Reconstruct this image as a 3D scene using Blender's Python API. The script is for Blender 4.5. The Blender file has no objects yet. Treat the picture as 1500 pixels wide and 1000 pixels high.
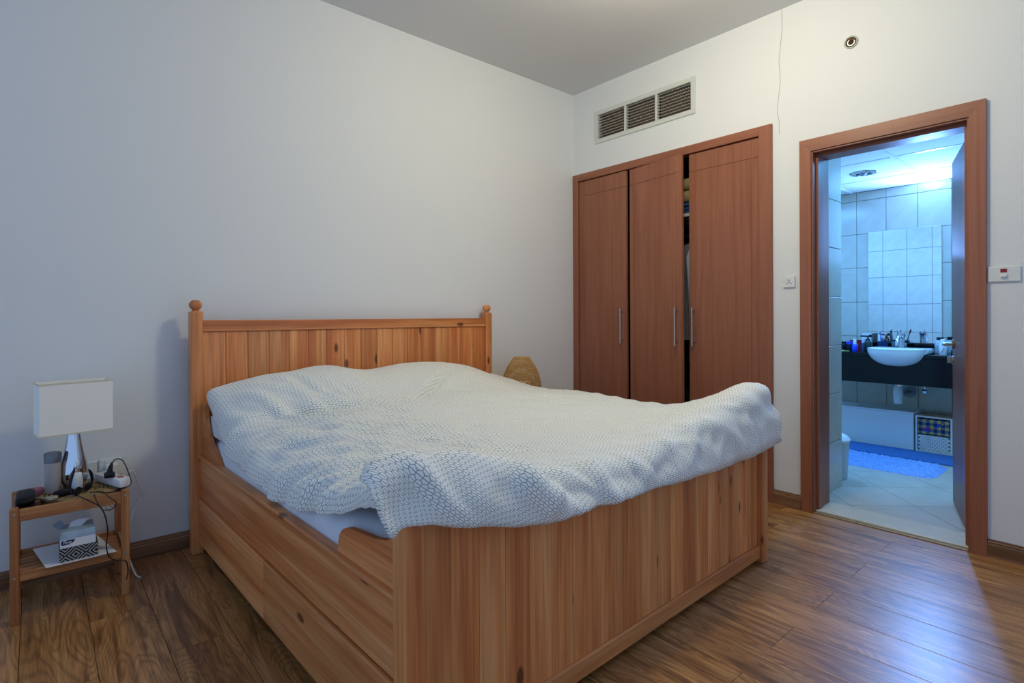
import bpy, bmesh, math, random
import numpy as np
from mathutils import Vector, Matrix, noise
random.seed(7)
PI = math.pi
C = bpy.context.scene.collection
sc = bpy.context.scene

# ------------------------------------------------------------------ camera
cam_d = bpy.data.cameras.new('camera'); cam = bpy.data.objects.new('camera', cam_d); C.objects.link(cam)
cam_d.sensor_width = 36; cam_d.lens = 807.2259 / 1500 * 36
cam_d.shift_x = (750 - 746.194) / 1500; cam_d.shift_y = (465.167 - 500) / 1500
cam_d.clip_start = 0.02
_R = ((0.7590288823, -0.6510390381, -0.0048297759), (-0.0050454427, 0.0015361168, -0.9999860918), (0.6510374024, 0.7590426940, -0.0021188231))
cam.matrix_world = Matrix(((_R[0][0], -_R[1][0], -_R[2][0], -3.28324), (_R[0][1], -_R[1][1], -_R[2][1], -3.04489),
                           (_R[0][2], -_R[1][2], -_R[2][2], 1.1), (0, 0, 0, 1)))
sc.camera = cam
# ------------------------------------------------------------------ world, lights, exposure
sc.view_settings.view_transform = 'Standard'; sc.view_settings.look = 'None'
sc.view_settings.gamma = 1; sc.view_settings.use_curve_mapping = False
sc.view_settings.exposure = 0.0
sc.cycles.use_denoising = True
sc.cycles.max_bounces = 8; sc.cycles.diffuse_bounces = 5; sc.cycles.glossy_bounces = 4
sc.cycles.caustics_reflective = False; sc.cycles.caustics_refractive = False
sc.cycles.sample_clamp_indirect = 6
w = bpy.data.worlds.new('daylight'); sc.world = w; w.use_nodes = True
w.node_tree.nodes['Background'].inputs[0].default_value = (0.40, 0.61, 1.0, 1)
w.node_tree.nodes['Background'].inputs[1].default_value = 0.82

def light(name, kind, loc, power, color, size=0.2, size_y=None, rot=(0, 0, 0), spread=None):
    d = bpy.data.lights.new(name, kind); d.energy = power; d.color = color
    if kind == 'AREA':
        d.size = size
        if size_y: d.shape = 'RECTANGLE'; d.size_y = size_y
        else: d.shape = 'DISK'
        if spread: d.spread = spread
    elif kind == 'POINT': d.shadow_soft_size = size
    o = bpy.data.objects.new(name, d); C.objects.link(o); o.location = loc; o.rotation_euler = rot
    return o
light('ceiling_lamp_light', 'POINT', (-1.28, -1.76, 2.68), 44, (1.0, 0.92, 0.68), 0.15)
light('bathroom_mirror_light', 'AREA', (2.2, -1.88, 1.86), 46, (0.18, 0.41, 1.0), 0.66, 0.08, (0, math.radians(112), 0))
light('bathroom_ceiling_fill', 'AREA', (1.35, -0.85, 2.17), 24, (0.13, 0.41, 1.0), 0.5, 0.5)  # added blue fill out of view behind the tiled corner, no fitting modelled
light('bathroom_entry_fill', 'AREA', (0.80, -2.36, 2.17), 16, (0.10, 0.48, 1.0), 0.3, 0.3)  # added fill to brighten the tiled corner and floor by the door, no real lamp

# ------------------------------------------------------------------ mesh helpers
class MB:
    def __init__(s): s.bm = bmesh.new()
    def box(s, x0, x1, y0, y1, z0, z1, bev=0, M=None, seg=1):
        g = bmesh.ops.create_cube(s.bm, size=1)
        vs = g['verts']
        for v in vs:
            v.co = Vector(((x0 + x1) / 2 + v.co.x * (x1 - x0), (y0 + y1) / 2 + v.co.y * (y1 - y0), (z0 + z1) / 2 + v.co.z * (z1 - z0)))
        if bev:
            es = list({e for v in vs for e in v.link_edges})
            r = bmesh.ops.bevel(s.bm, geom=es, offset=bev, segments=seg, affect='EDGES', profile=0.5)
            vs = list({v for v in r['verts']} | {v for v in vs if v.is_valid})
        if M is not None:
            for v in vs: v.co = M @ v.co
        return s
    def prism(s, pts, fn, t0, t1):
        """polygon pts (a,b) extruded from t0 to t1; fn(a,b,t)->xyz"""
        v0 = [s.bm.verts.new(fn(a, b, t0)) for a, b in pts]; v1 = [s.bm.verts.new(fn(a, b, t1)) for a, b in pts]
        n = len(pts)
        s.bm.faces.new(v0); s.bm.faces.new(v1[::-1])
        for i in range(n): s.bm.faces.new((v0[i], v0[(i + 1) % n], v1[(i + 1) % n], v1[i]))
        return s
    def lathe(s, prof, c=(0, 0, 0), seg=24, sx=1, sy=1, cap=True):
        rings = []
        for r, z in prof:
            rings.append([s.bm.verts.new((c[0] + sx * r * math.cos(2 * PI * k / seg), c[1] + sy * r * math.sin(2 * PI * k / seg), c[2] + z)) for k in range(seg)])
        for a, b in zip(rings, rings[1:]):
            for k in range(seg): s.bm.faces.new((a[k], a[(k + 1) % seg], b[(k + 1) % seg], b[k]))
        if cap:
            s.bm.faces.new(rings[0][::-1]); s.bm.faces.new(rings[-1])
        return s
    def tube(s, pts, r, seg=8, closed=False):
        pts = [Vector(p) for p in pts]; rings = []; up = Vector((0, 0, 1)); nrm = None
        n = len(pts)
        for i, p in enumerate(pts):
            a = pts[i - 1] if i else (pts[-1] if closed else p); b = pts[(i + 1) % n] if (i < n - 1 or closed) else p
            t = (b - a).normalized()
            if nrm is None:
                nrm = t.cross(up) if abs(t.dot(up)) < .95 else t.cross(Vector((1, 0, 0)))
            nrm = (nrm - t * nrm.dot(t)).normalized(); bi = t.cross(nrm)
            rr = r[i] if isinstance(r, (list, tuple)) else r
            rings.append([s.bm.verts.new(p + rr * (math.cos(2 * PI * k / seg) * nrm + math.sin(2 * PI * k / seg) * bi)) for k in range(seg)])
        prs = list(zip(rings, rings[1:])) + ([(rings[-1], rings[0])] if closed else [])
        for a, b in prs:
            for k in range(seg): s.bm.faces.new((a[k], a[(k + 1) % seg], b[(k + 1) % seg], b[k]))
        if not closed:
            s.bm.faces.new(rings[0][::-1]); s.bm.faces.new(rings[-1])
        return s
    def sphere(s, c, r, sx=1, sy=1, sz=1, seg=20):
        g = bmesh.ops.create_uvsphere(s.bm, u_segments=seg, v_segments=seg // 2, radius=r)
        for v in g['verts']: v.co = Vector((c[0] + v.co.x * sx, c[1] + v.co.y * sy, c[2] + v.co.z * sz))
        return s
    def grid(s, P):
        n, m = len(P), len(P[0])
        V = [[s.bm.verts.new(P[i][j]) for j in range(m)] for i in range(n)]
        for i in range(n - 1):
            for j in range(m - 1): s.bm.faces.new((V[i][j], V[i][j + 1], V[i + 1][j + 1], V[i + 1][j]))
        return s
    def mesh(s, name, smooth=False):
        bmesh.ops.recalc_face_normals(s.bm, faces=s.bm.faces)
        me = bpy.data.meshes.new(name); s.bm.to_mesh(me); s.bm.free()
        if smooth:
            for p in me.polygons: p.use_smooth = True
            if smooth != 'all':
                try: me.set_sharp_from_angle(angle=math.radians(40))
                except Exception: pass
        return me
def obj(name, mb, m, parent=None, loc=(0, 0, 0), smooth=False, label=None):
    me = mb.mesh(name, smooth) if isinstance(mb, MB) else mb
    if m is not None and not len(me.materials): me.materials.append(m)
    o = bpy.data.objects.new(name, me); C.objects.link(o); o.location = loc
    if parent: o.parent = parent
    if label: o['label'] = label
    return o
def tag(o, label, cat, group=None):
    o['label'] = label; o['category'] = cat
    if group: o['group'] = group
    return o
def thing(name, label, cat, loc=(0, 0, 0), rz=0, group=None):
    o = bpy.data.objects.new(name, None); o.empty_display_size = .05; C.objects.link(o)
    o.location = loc; o.rotation_euler = (0, 0, rz)
    return tag(o, label, cat, group)
def struct(name, mb, m, smooth=False):
    o = obj(name, mb, m, smooth=smooth); o['kind'] = 'structure'; return o
def cat_rom(P, n):
    """resample list of points (any dim) to n by Catmull-Rom"""
    P = [np.array(p, float) for p in P]; k = len(P); out = []
    for i in range(n):
        t = i / (n - 1) * (k - 1); a = min(int(t), k - 2); f = t - a
        p0, p1, p2, p3 = P[max(a - 1, 0)], P[a], P[a + 1], P[min(a + 2, k - 1)]
        out.append(.5 * (2 * p1 + (p2 - p0) * f + (2 * p0 - 5 * p1 + 4 * p2 - p3) * f * f + (3 * p1 - p0 - 3 * p2 + p3) * f ** 3))
    return out

# ------------------------------------------------------------------ materials
def new_mat(name):
    m = bpy.data.materials.new(name); m.use_nodes = True
    return m, m.node_tree.nodes, m.node_tree.links, m.node_tree.nodes['Principled BSDF']
def rgb(h):
    h = h.lstrip('#'); c = [int(h[i:i + 2], 16) / 255 for i in (0, 2, 4)]
    return tuple((x / 12.92 if x <= .04045 else ((x + .055) / 1.055) ** 2.4) for x in c) + (1,)
def plain(name, col, rough=.5, metal=0, trans=0, bump=0, bscale=60, spec=.5, var=0, ior=1.45, alpha=1):
    m, n, l, b = new_mat(name)
    col = rgb(col) if isinstance(col, str) else col
    b.inputs['Base Color'].default_value = col; b.inputs['Roughness'].default_value = rough
    b.inputs['Metallic'].default_value = metal; b.inputs['Transmission Weight'].default_value = trans
    b.inputs['Specular IOR Level'].default_value = spec; b.inputs['IOR'].default_value = ior; b.inputs['Alpha'].default_value = alpha
    if bump or var:
        tc = n.new('ShaderNodeTexCoord'); nz = n.new('ShaderNodeTexNoise'); nz.inputs['Scale'].default_value = bscale; nz.inputs['Detail'].default_value = 4
        l.new(tc.outputs['Object'], nz.inputs['Vector'])
        if bump:
            bp = n.new('ShaderNodeBump'); bp.inputs['Strength'].default_value = bump; bp.inputs['Distance'].default_value = .004
            l.new(nz.outputs['Fac'], bp.inputs['Height']); l.new(bp.outputs['Normal'], b.inputs['Normal'])
        if var:
            mx = n.new('ShaderNodeMix'); mx.data_type = 'RGBA'; mx.blend_type = 'MULTIPLY'
            rp = n.new('ShaderNodeValToRGB'); rp.color_ramp.elements[0].color = (1 - var, 1 - var, 1 - var, 1); rp.color_ramp.elements[1].color = (1, 1, 1, 1)
            rp.color_ramp.elements[0].position = .3; rp.color_ramp.elements[1].position = .7
            l.new(nz.outputs['Fac'], rp.inputs['Fac']); mx.inputs[0].default_value = 1
            mx.inputs[6].default_value = col; l.new(rp.outputs['Color'], mx.inputs[7]); l.new(mx.outputs[2], b.inputs['Base Color'])
    return m
def wood(name, light_c, mid_c, dark_c, axis, rough=.45, ring=14, stretch=.07, knots=0, tint=.25, bump=.15, coat=0, spec=.5, fine=120, swirl=1.0, crange=(.35, .5, .68), fr=(.80, 1.12), contour=0):
    m, n, l, b = new_mat(name)
    tc = n.new('ShaderNodeTexCoord'); oi = n.new('ShaderNodeObjectInfo')
    off = n.new('ShaderNodeVectorMath'); off.operation = 'SCALE'; off.inputs[0].default_value = (13.1, 7.7, 17.3)
    l.new(oi.outputs['Random'], off.inputs['Scale'])
    ad = n.new('ShaderNodeVectorMath'); ad.operation = 'ADD'; l.new(tc.outputs['Object'], ad.inputs[0]); l.new(off.outputs[0], ad.inputs[1])
    def mapped(s, st):
        mp = n.new('ShaderNodeMapping'); v = [s, s, s]; v['xyz'.index(axis)] = s * st; mp.inputs['Scale'].default_value = v
        l.new(ad.outputs[0], mp.inputs['Vector']); return mp
    mp = mapped(ring, stretch)
    nz = n.new('ShaderNodeTexNoise'); nz.inputs['Scale'].default_value = 1; nz.inputs['Detail'].default_value = 3; nz.inputs['Distortion'].default_value = swirl
    l.new(mp.outputs[0], nz.inputs['Vector'])
    rp = n.new('ShaderNodeValToRGB'); e = rp.color_ramp.elements
    e[0].position = crange[0]; e[0].color = rgb(dark_c); e[1].position = crange[2]; e[1].color = rgb(light_c)
    k = e.new(crange[1]); k.color = rgb(mid_c)
    l.new(nz.outputs['Fac'], rp.inputs['Fac'])
    mp2 = mapped(fine, .03)
    n2 = n.new('ShaderNodeTexNoise'); n2.inputs['Scale'].default_value = 1; n2.inputs['Detail'].default_value = 2; l.new(mp2.outputs[0], n2.inputs['Vector'])
    mr = n.new('ShaderNodeMapRange'); mr.inputs['From Min'].default_value = .3; mr.inputs['From Max'].default_value = .7
    mr.inputs['To Min'].default_value = fr[0]; mr.inputs['To Max'].default_value = fr[1]; l.new(n2.outputs['Fac'], mr.inputs['Value'])
    tr = n.new('ShaderNodeMapRange'); tr.inputs['To Min'].default_value = 1 - tint; tr.inputs['To Max'].default_value = 1 + tint * .5
    l.new(oi.outputs['Random'], tr.inputs['Value'])
    mu = n.new('ShaderNodeMath'); mu.operation = 'MULTIPLY'; l.new(mr.outputs[0], mu.inputs[0]); l.new(tr.outputs[0], mu.inputs[1])
    sc_ = n.new('ShaderNodeVectorMath'); sc_.operation = 'SCALE'; l.new(rp.outputs['Color'], sc_.inputs[0]); l.new(mu.outputs[0], sc_.inputs['Scale'])
    out = sc_.outputs[0]
    if contour:
        mp4 = mapped(8, .16)
        n4 = n.new('ShaderNodeTexNoise'); n4.inputs['Scale'].default_value = 1; n4.inputs['Detail'].default_value = 1; n4.inputs['Distortion'].default_value = .8
        l.new(mp4.outputs[0], n4.inputs['Vector'])
        sn = n.new('ShaderNodeMath'); sn.operation = 'MULTIPLY'; l.new(n4.outputs['Fac'], sn.inputs[0]); sn.inputs[1].default_value = 150
        sn2 = n.new('ShaderNodeMath'); sn2.operation = 'SINE'; l.new(sn.outputs[0], sn2.inputs[0])
        cr = n.new('ShaderNodeMapRange'); cr.inputs['From Min'].default_value = -.2; cr.inputs['From Max'].default_value = 1
        cr.inputs['To Min'].default_value = 1.06; cr.inputs['To Max'].default_value = 1 - contour * .55; l.new(sn2.outputs[0], cr.inputs['Value'])
        s4 = n.new('ShaderNodeVectorMath'); s4.operation = 'SCALE'; l.new(out, s4.inputs[0]); l.new(cr.outputs[0], s4.inputs['Scale']); out = s4.outputs[0]
    if knots:
        mp3 = mapped(knots, .45)
        vo = n.new('ShaderNodeTexVoronoi'); vo.inputs['Scale'].default_value = 1; l.new(mp3.outputs[0], vo.inputs['Vector'])
        kr = n.new('ShaderNodeMapRange'); kr.inputs['From Min'].default_value = .075; kr.inputs['From Max'].default_value = .13
        kr.inputs['To Min'].default_value = .82; kr.inputs['To Max'].default_value = 0; kr.clamp = True
        l.new(vo.outputs['Distance'], kr.inputs['Value'])
        mx = n.new('ShaderNodeMix'); mx.data_type = 'RGBA'; l.new(kr.outputs[0], mx.inputs[0]); l.new(out, mx.inputs[6]); mx.inputs[7].default_value = rgb('#4a2410')
        out = mx.outputs[2]
    l.new(out, b.inputs['Base Color'])
    b.inputs['Roughness'].default_value = rough; b.inputs['Specular IOR Level'].default_value = spec
    b.inputs['Coat Weight'].default_value = coat; b.inputs['Coat Roughness'].default_value = .25
    if bump:
        bp = n.new('ShaderNodeBump'); bp.inputs['Strength'].default_value = bump; bp.inputs['Distance'].default_value = .002
        l.new(n2.outputs['Fac'], bp.inputs['Height']); l.new(bp.outputs['Normal'], b.inputs['Normal'])
    return m
P_ = dict(light_c='#e7a266', mid_c='#da8a4d', dark_c='#c6703c')
PINE = {a: wood('pine_' + a, axis=a, knots=8.5, rough=.42, ring=16, stretch=.05, swirl=.6, tint=.17, **P_) for a in 'xyz'}
_ch = dict(light_c='#9c6146', mid_c='#965c40', dark_c='#8e543a')
CHERRY = {a: wood('cherry_' + a, axis=a, rough=.42, ring=22, stretch=.05, tint=.04, bump=.04, swirl=.8, fr=(.90, 1.06), **_ch) for a in 'xyz'}
FLOORM = wood('oak_laminate', '#b98650', '#a5713e', '#7a4f28', 'y', contour=.5, rough=.33, ring=13, stretch=.09, tint=.14, bump=.08, swirl=2.6, spec=.8, fine=230, fr=(.68, 1.2), crange=(.32, .47, .62))
SKIRT = {a: wood('skirting_wood_' + a, '#a07650', '#8a6242', '#6a482c', a, rough=.45, ring=16, stretch=.06, tint=.05, bump=.05) for a in 'xy'}
BAMBOO = {a: wood('bamboo_' + a, '#c08a58', '#b27745', '#9c6035', a, rough=.45, ring=30, stretch=.04, tint=.12, bump=.05) for a in 'xyz'}
WALL = plain('wall_paint', (.76, .765, .745, 1), .75, bump=.05, bscale=25, spec=.2)
CEIL = plain('ceiling_paint', (.70, .70, .69, 1), .8, spec=.2)
WHITEP = plain('white_plastic', '#dfe0da', .35)
GRILLE = plain('grille_enamel', '#cfd2c8', .45)
SLATM = plain('dusty_slat', '#b9ad9c', .6, var=.3, bscale=40)
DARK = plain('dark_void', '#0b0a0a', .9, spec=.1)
STEEL = plain('brushed_steel', '#b9b4aa', .32, 1)
CHROME = plain('chrome', '#d9dde2', .06, 1)
BRASS = plain('brass', '#8f7550', .5, .6)
TILE = plain('ceramic_tile', '#cbc8ba', .18, var=.10, bscale=14, spec=.5)
GROUT = plain('grout', '#6f6c62', .8)
FTILE = plain('floor_tile', '#c6c0ae', .30, var=.14, bscale=9)
FGROUT = plain('floor_grout', '#d2cdbf', .7)
MARBLE = plain('threshold_marble', '#d6ccb2', .3, var=.12, bscale=18)
GRANITE = plain('black_granite', '#05060a', .12, spec=.5)
CERAM = plain('white_ceramic', '#eef0f2', .12)
MIRROR = plain('mirror_silver', (.92, .93, .93, 1), .01, 1)
ACRYL = plain('white_acrylic', '#e6e8ea', .3)
CTILE = plain('mineral_ceiling_tile', '#dadcd8', .85, bump=.1, bscale=120)
SHEET = plain('white_sheet', '#dde0e7', .8, bump=.6, bscale=16, spec=.2)
BLACKP = plain('black_plastic', '#0a0a0c', .3)
LINEN = plain('lamp_shade_linen', '#f6f2e6', .85, bump=.1, bscale=400, spec=.15)
PAPER = plain('white_paper', '#e3e4e6', .7)

def hex_fabric():
    m, n, l, b = new_mat('duvet_hexagon_print')
    uv = n.new('ShaderNodeUVMap'); uv.uv_map = 'UVMap'
    def vm(op, a, bb=None):
        x = n.new('ShaderNodeVectorMath'); x.operation = op
        for i, q in enumerate((a, bb)):
            if q is None: continue
            if isinstance(q, (tuple, list)): x.inputs[i].default_value = q
            else: l.new(q, x.inputs[i])
        return x
    def ma(op, a, bb=None):
        x = n.new('ShaderNodeMath'); x.operation = op
        for i, q in enumerate((a, bb)):
            if q is None: continue
            if isinstance(q, (int, float)): x.inputs[i].default_value = q
            else: l.new(q, x.inputs[i])
        return x.outputs[0]
    W, H = .0155, .0128                       # unit sizes of the printed cell
    sx = vm('MULTIPLY', uv.outputs[0], (1 / W, 1 / H, 0)).outputs[0]
    r = (1.7320508, 1.0, 1.0); h = (.8660254, .5, .5)
    a = vm('SUBTRACT', vm('MODULO', vm('ADD', sx, (519.61524, 300, 300)).outputs[0], r).outputs[0], h).outputs[0]
    c = vm('SUBTRACT', vm('MODULO', vm('ADD', sx, (519.61524 + .8660254, 300.5, 300.5)).outputs[0], r).outputs[0], h).outputs[0]
    a = vm('MULTIPLY', a, (1, 1, 0)).outputs[0]; c = vm('MULTIPLY', c, (1, 1, 0)).outputs[0]
    la = vm('DOT_PRODUCT', a, a).outputs['Value']; lc = vm('DOT_PRODUCT', c, c).outputs['Value']
    sel = ma('LESS_THAN', la, lc)
    mx = n.new('ShaderNodeMix'); mx.data_type = 'VECTOR'; l.new(sel, mx.inputs[0]); l.new(c, mx.inputs[4]); l.new(a, mx.inputs[5])
    g = mx.outputs[1]
    ab = vm('ABSOLUTE', g).outputs[0]
    d1 = vm('DOT_PRODUCT', ab, (.8660254, .5, 0)).outputs['Value']
    sp = n.new('ShaderNodeSeparateXYZ'); l.new(ab, sp.inputs[0])
    edge = ma('SUBTRACT', .5, ma('MAXIMUM', d1, sp.outputs['Y']))
    slash = ma('ABSOLUTE', vm('DOT_PRODUCT', g, (-.5, .8660254, 0)).outputs['Value'])
    line = ma('MINIMUM', edge, slash)
    mr = n.new('ShaderNodeMapRange'); mr.inputs['From Min'].default_value = .030; mr.inputs['From Max'].default_value = .060
    l.new(line, mr.inputs['Value'])
    mc = n.new('ShaderNodeMix'); mc.data_type = 'RGBA'; l.new(mr.outputs[0], mc.inputs[0])
    mc.inputs[6].default_value = rgb('#868b90'); mc.inputs[7].default_value = rgb('#f7f5ea'); l.new(mc.outputs[2], b.inputs['Base Color'])
    b.inputs['Roughness'].default_value = .85; b.inputs['Specular IOR Level'].default_value = .15
    b.inputs['Sheen Weight'].default_value = .15
    return m
DUVET = hex_fabric()

# ================================================================== ROOM SHELL
H = 2.872; XL = -4.7; YB = -4.9
struct('floor', MB().box(XL, 0.0, YB, 0.0, -.06, -.009), plain('subfloor', '#2a1a10', .8))
fl = bpy.data.objects['floor']
_pm = {}
def plank(x0, x1, y0, y1):
    k = (round(x1 - x0, 4), round(y1 - y0, 4))
    if k not in _pm:
        ww, ll = k; g = .0007; c = .0012
        pr = [(-ww / 2 + g, -.009), (ww / 2 - g, -.009), (ww / 2 - g, -c), (ww / 2 - g - c, 0), (-ww / 2 + g + c, 0), (-ww / 2 + g, -c)]
        _pm[k] = MB().prism(pr, lambda a, b_, t: (a, t, b_), -ll / 2 + g, ll / 2 - g).mesh('floor_plank'); _pm[k].materials.append(FLOORM)
    obj('floor_plank', _pm[k], None, fl, ((x0 + x1) / 2, (y0 + y1) / 2, 0))
L_ = 1.28; xr = -.128 + .1885; row = 0
while xr > XL:
    x1 = min(xr, 0.0); x0 = max(xr - .1885, XL)
    j = -2.222 if row % 2 else -2.222 + L_ * random.uniform(.3, .7)
    j += L_ * math.ceil((0 - j) / L_)
    y1 = 0.0
    while y1 > YB:
        nj = j - L_ if j - L_ < y1 else j
        while nj >= y1 - .02: nj -= L_
        y0 = max(nj, YB); plank(x0, x1, y0, y1); y1 = y0; j = nj
    xr -= .1885; row += 1
struct('ceiling', MB().box(XL, .2, YB, .2, H, H + .1), CEIL)
struct('wall_back', MB().box(XL, .2, -.02, .2, 0, H), WALL)
wb = MB(); T = .2
gy0, gy1, gz0, gz1 = -1.075, -.272, 2.452, 2.645             # grille opening
wb.box(0, T, -.02, .0, 0, H)
wb.box(0, T, gy1, -.02, 2.20, H); wb.box(0, T, gy0, gy1, gz1, H); wb.box(0, T, gy0, gy1, 2.20, gz0)
wb.box(0, T, -1.59, gy0, 2.20, H)
wb.box(0, T, -1.80, -1.59, 0, H); wb.box(0, T, -2.51, -1.80, 2.03, H); wb.box(0, T, YB, -2.51, 0, H)
wr = struct('wall_right', wb, WALL)
crk = [(0, -1.652, 2.872), (0, -1.655, 2.765), (0, -1.648, 2.70), (0, -1.635, 2.575), (0, -1.640, 2.52), (0, -1.643, 2.454), (0, -1.629, 2.34), (0, -1.626, 2.28), (0, -1.636, 2.22), (0, -1.637, 2.15)]
obj('crack', MB().tube(crk, .0011, 5), plain('crack_grey', '#8b8b86', .9), wr, label='hairline crack in the plaster')
def skirting(name, pts, axis):
    """profile (d from wall, z) extruded along axis"""
    prof = [(0, 0), (.020, 0), (.020, .058), (.017, .064), (.017, .070), (.013, .074), (.013, .080), (0, .080)]
    mb = MB()
    for a, b_ in pts:
        if axis == 'x': mb.prism(prof, lambda d, z, t: (t, -.02 - d, z), a, b_)
        else: mb.prism(prof, lambda d, z, t: (-d, t, z), a, b_)
    return struct(name, mb, SKIRT[axis])
skirting('baseboard_back', [(XL, -.0)], 'x')
skirting('baseboard_right', [(-1.757, -1.60), (YB, -2.558)], 'y')

# ------------------------------------------------------------------ wardrobe built into the right wall
wd = thing('wardrobe', 'built-in cherry wood wardrobe with three doors beside the bed', 'wardrobe', (0, 0, 0))
fr = MB(); pz = 2.222
obj('frame_side', MB().box(-.016, .05, -.072, -.021, 0, pz, .002), CHERRY['z'], wd)
obj('frame_side', MB().box(-.016, .05, -1.598, -1.520, 0, pz, .002), CHERRY['z'], wd)
obj('frame_top', MB().box(-.016, .05, -1.520, -.072, 2.168, pz, .002), CHERRY['y'], wd)
obj('plinth', MB().box(.0, .05, -1.520, -.072, 0, .082, .002), CHERRY['y'], wd)
cs = MB().box(.60, .615, -1.59, -.02, 0, 2.2).box(.05, .60, -.04, -.022, 0, 2.2).box(.05, .60, -1.595, -1.577, 0, 2.2).box(.05, .60, -1.577, -.04, 2.18, 2.2).box(.05, .60, -1.577, -.04, .06, .08)
obj('carcass', cs, plain('carcass_board', '#3b3330', .7), wd)
obj('divider', MB().box(.055, .60, -.572, -.556, .08, 2.18), plain('divider_board', '#3b3330', .7), wd)
obj('shelf', MB().box(.055, .60, -1.577, -.572, 1.772, 1.792), plain('shelf_board', '#b9bcc0', .6), wd)
obj('hanging_rail', MB().tube([(.30, -1.577, 1.68), (.30, -.572, 1.68)], .012, 10), STEEL, wd, smooth=True)
def wdoor(hy, width, hinge, ang, hside):
    """door slab in local coords: hinge at y=hy; door extends toward -y (hinge=1) or +y (-1)"""
    z0, z1 = .088, 2.162; d = -hinge; mb = MB(); t = .0
    Rm = Matrix.Translation((0, hy, 0)) @ Matrix.Rotation(-hinge * ang, 4, 'Z')
    def bx(a, b_, c, e, x0, x1):
        y0, y1 = sorted((d * a, d * b_)); mb.box(x0, x1, y0, y1, c, e, .0008, Rm)
    g = .0018; s1 = .048; s2 = .048; top = .115
    bx(0, width, z0, z1, .002, .020)
    xs = [0, s1, width - s2, width]; zs = [z0, z1 - top, z1]
    for i in range(3):
        for k in range(2):
            bx(xs[i] + (g if i else 0), xs[i + 1] - (g if i < 2 else 0), zs[k] + (g if k else 0), zs[k + 1] - (g if k < 1 else 0), -.001, .004)
    dr = obj('door', mb, CHERRY['z'], wd)
    ph = width - .035 if hside else .040
    hb = MB()
    pts = lambda x, z: Rm @ Vector((x, d * ph, z))
    hb.tube([pts(-.032, .900), pts(-.032, 1.155)], .0058, 10)
    for z in (.925, 1.13): hb.tube([pts(-.001, z), pts(-.032, z)], .004, 8)
    obj('handle', hb, STEEL, dr, smooth=True, label='brushed steel bar handle')
wdoor(-.076, .468, 1, math.radians(1.0), True)
wdoor(-.570, .474, 1, math.radians(8.6), True)
wdoor(-1.517, .465, -1, math.radians(0.2), True)
# clothes and folded things behind the door gap
def garment(name, label, y, z0, z1, wdt, m, ph, x=.30, tk=.035):
    rows = []
    for i in range(15):
        t = i / 14; z = z1 + (z0 - z1) * t
        hw = wdt * (.10 + .9 * min(1, t / .10) ** .6) if t < .1 else wdt * (1 + .05 * math.sin(5 * t + ph))
        ring = []
        for k in range(20):
            a = 2 * PI * k / 20
            xx = x + hw * math.cos(a); yy = y + (tk * (.5 + .5 * min(1, t * 5)) + .008 * math.sin(6 * a + ph + 3 * t)) * math.sin(a) + .012 * math.sin(3 * t + ph)
            ring.append((xx, yy, z))
        rows.append(ring + [ring[0]])
    mb = MB().grid(rows); bmesh.ops.remove_doubles(mb.bm, verts=mb.bm.verts, dist=1e-5)
    bmesh.ops.holes_fill(mb.bm, edges=mb.bm.edges)
    g = thing(name, label, 'clothing', (0, 0, 0))
    obj('fabric', mb, m, g, smooth=True)
    obj('hanger', MB().tube([(x, y, z1 - .01), (x, y, 1.695), (x + .012, y, 1.706), (x + .02, y, 1.694)], .002, 6).tube([(x - wdt * .8, y, z1 - .05), (x, y, z1 - .005), (x + wdt * .8, y, z1 - .05)], .003, 6), STEEL, g, smooth=True)
    return g
garment('hanging_sweater', 'grey flecked knit sweater hanging in the wardrobe gap', -.885, .93, 1.62, .21, plain('grey_knit', '#8d8d95', .9, bump=.5, bscale=90, var=.5), .3, tk=.055)
garment('hanging_shirt', 'pale blue shirt hanging behind the third wardrobe door', -.985, .78, 1.62, .20, plain('pale_cotton', '#a9b6cc', .9), 1.7, tk=.04)
garment('hanging_coat', 'black coat hanging in the dark of the wardrobe gap', -.775, .66, 1.62, .20, plain('black_wool', '#0c0e14', .95), 2.9, tk=.04)
def fold(name, label, y0, y1, z0, z1, m, x0=.09, x1=.42, n=3):
    g = thing(name, label, 'clothing', (0, 0, 0)); h = (z1 - z0) / n
    for i in range(n):
        mb = MB().box(x0 + .008 * (i % 2), x1, y0 + .01 * (i % 2), y1 - .006 * i, z0 + i * h, z0 + (i + 1) * h - .002, h * .42, seg=3)
        obj('folded_layer', mb, m, g, smooth=True)
fold('folded_jeans', 'folded blue jeans on the wardrobe shelf', -1.15, -.60, 1.793, 1.875, plain('denim', '#274a78', .9))
fold('folded_blanket', 'folded beige blanket on top of the blue jeans', -1.13, -.62, 1.876, 2.05, plain('beige_fleece', '#9a8a68', .95, bump=.4), n=2)
bxg = thing('storage_box', 'dark blue storage box on the wardrobe floor', 'box', (0, 0, 0))
obj('body', MB().box(.10, .50, -1.10, -.60, .081, .50, .008), plain('navy_card', '#16264a', .7), bxg)
obj('lid', MB().box(.09, .51, -1.11, -.59, .50, .56, .006), plain('dark_lid', '#0d0f18', .6), bxg)

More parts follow.
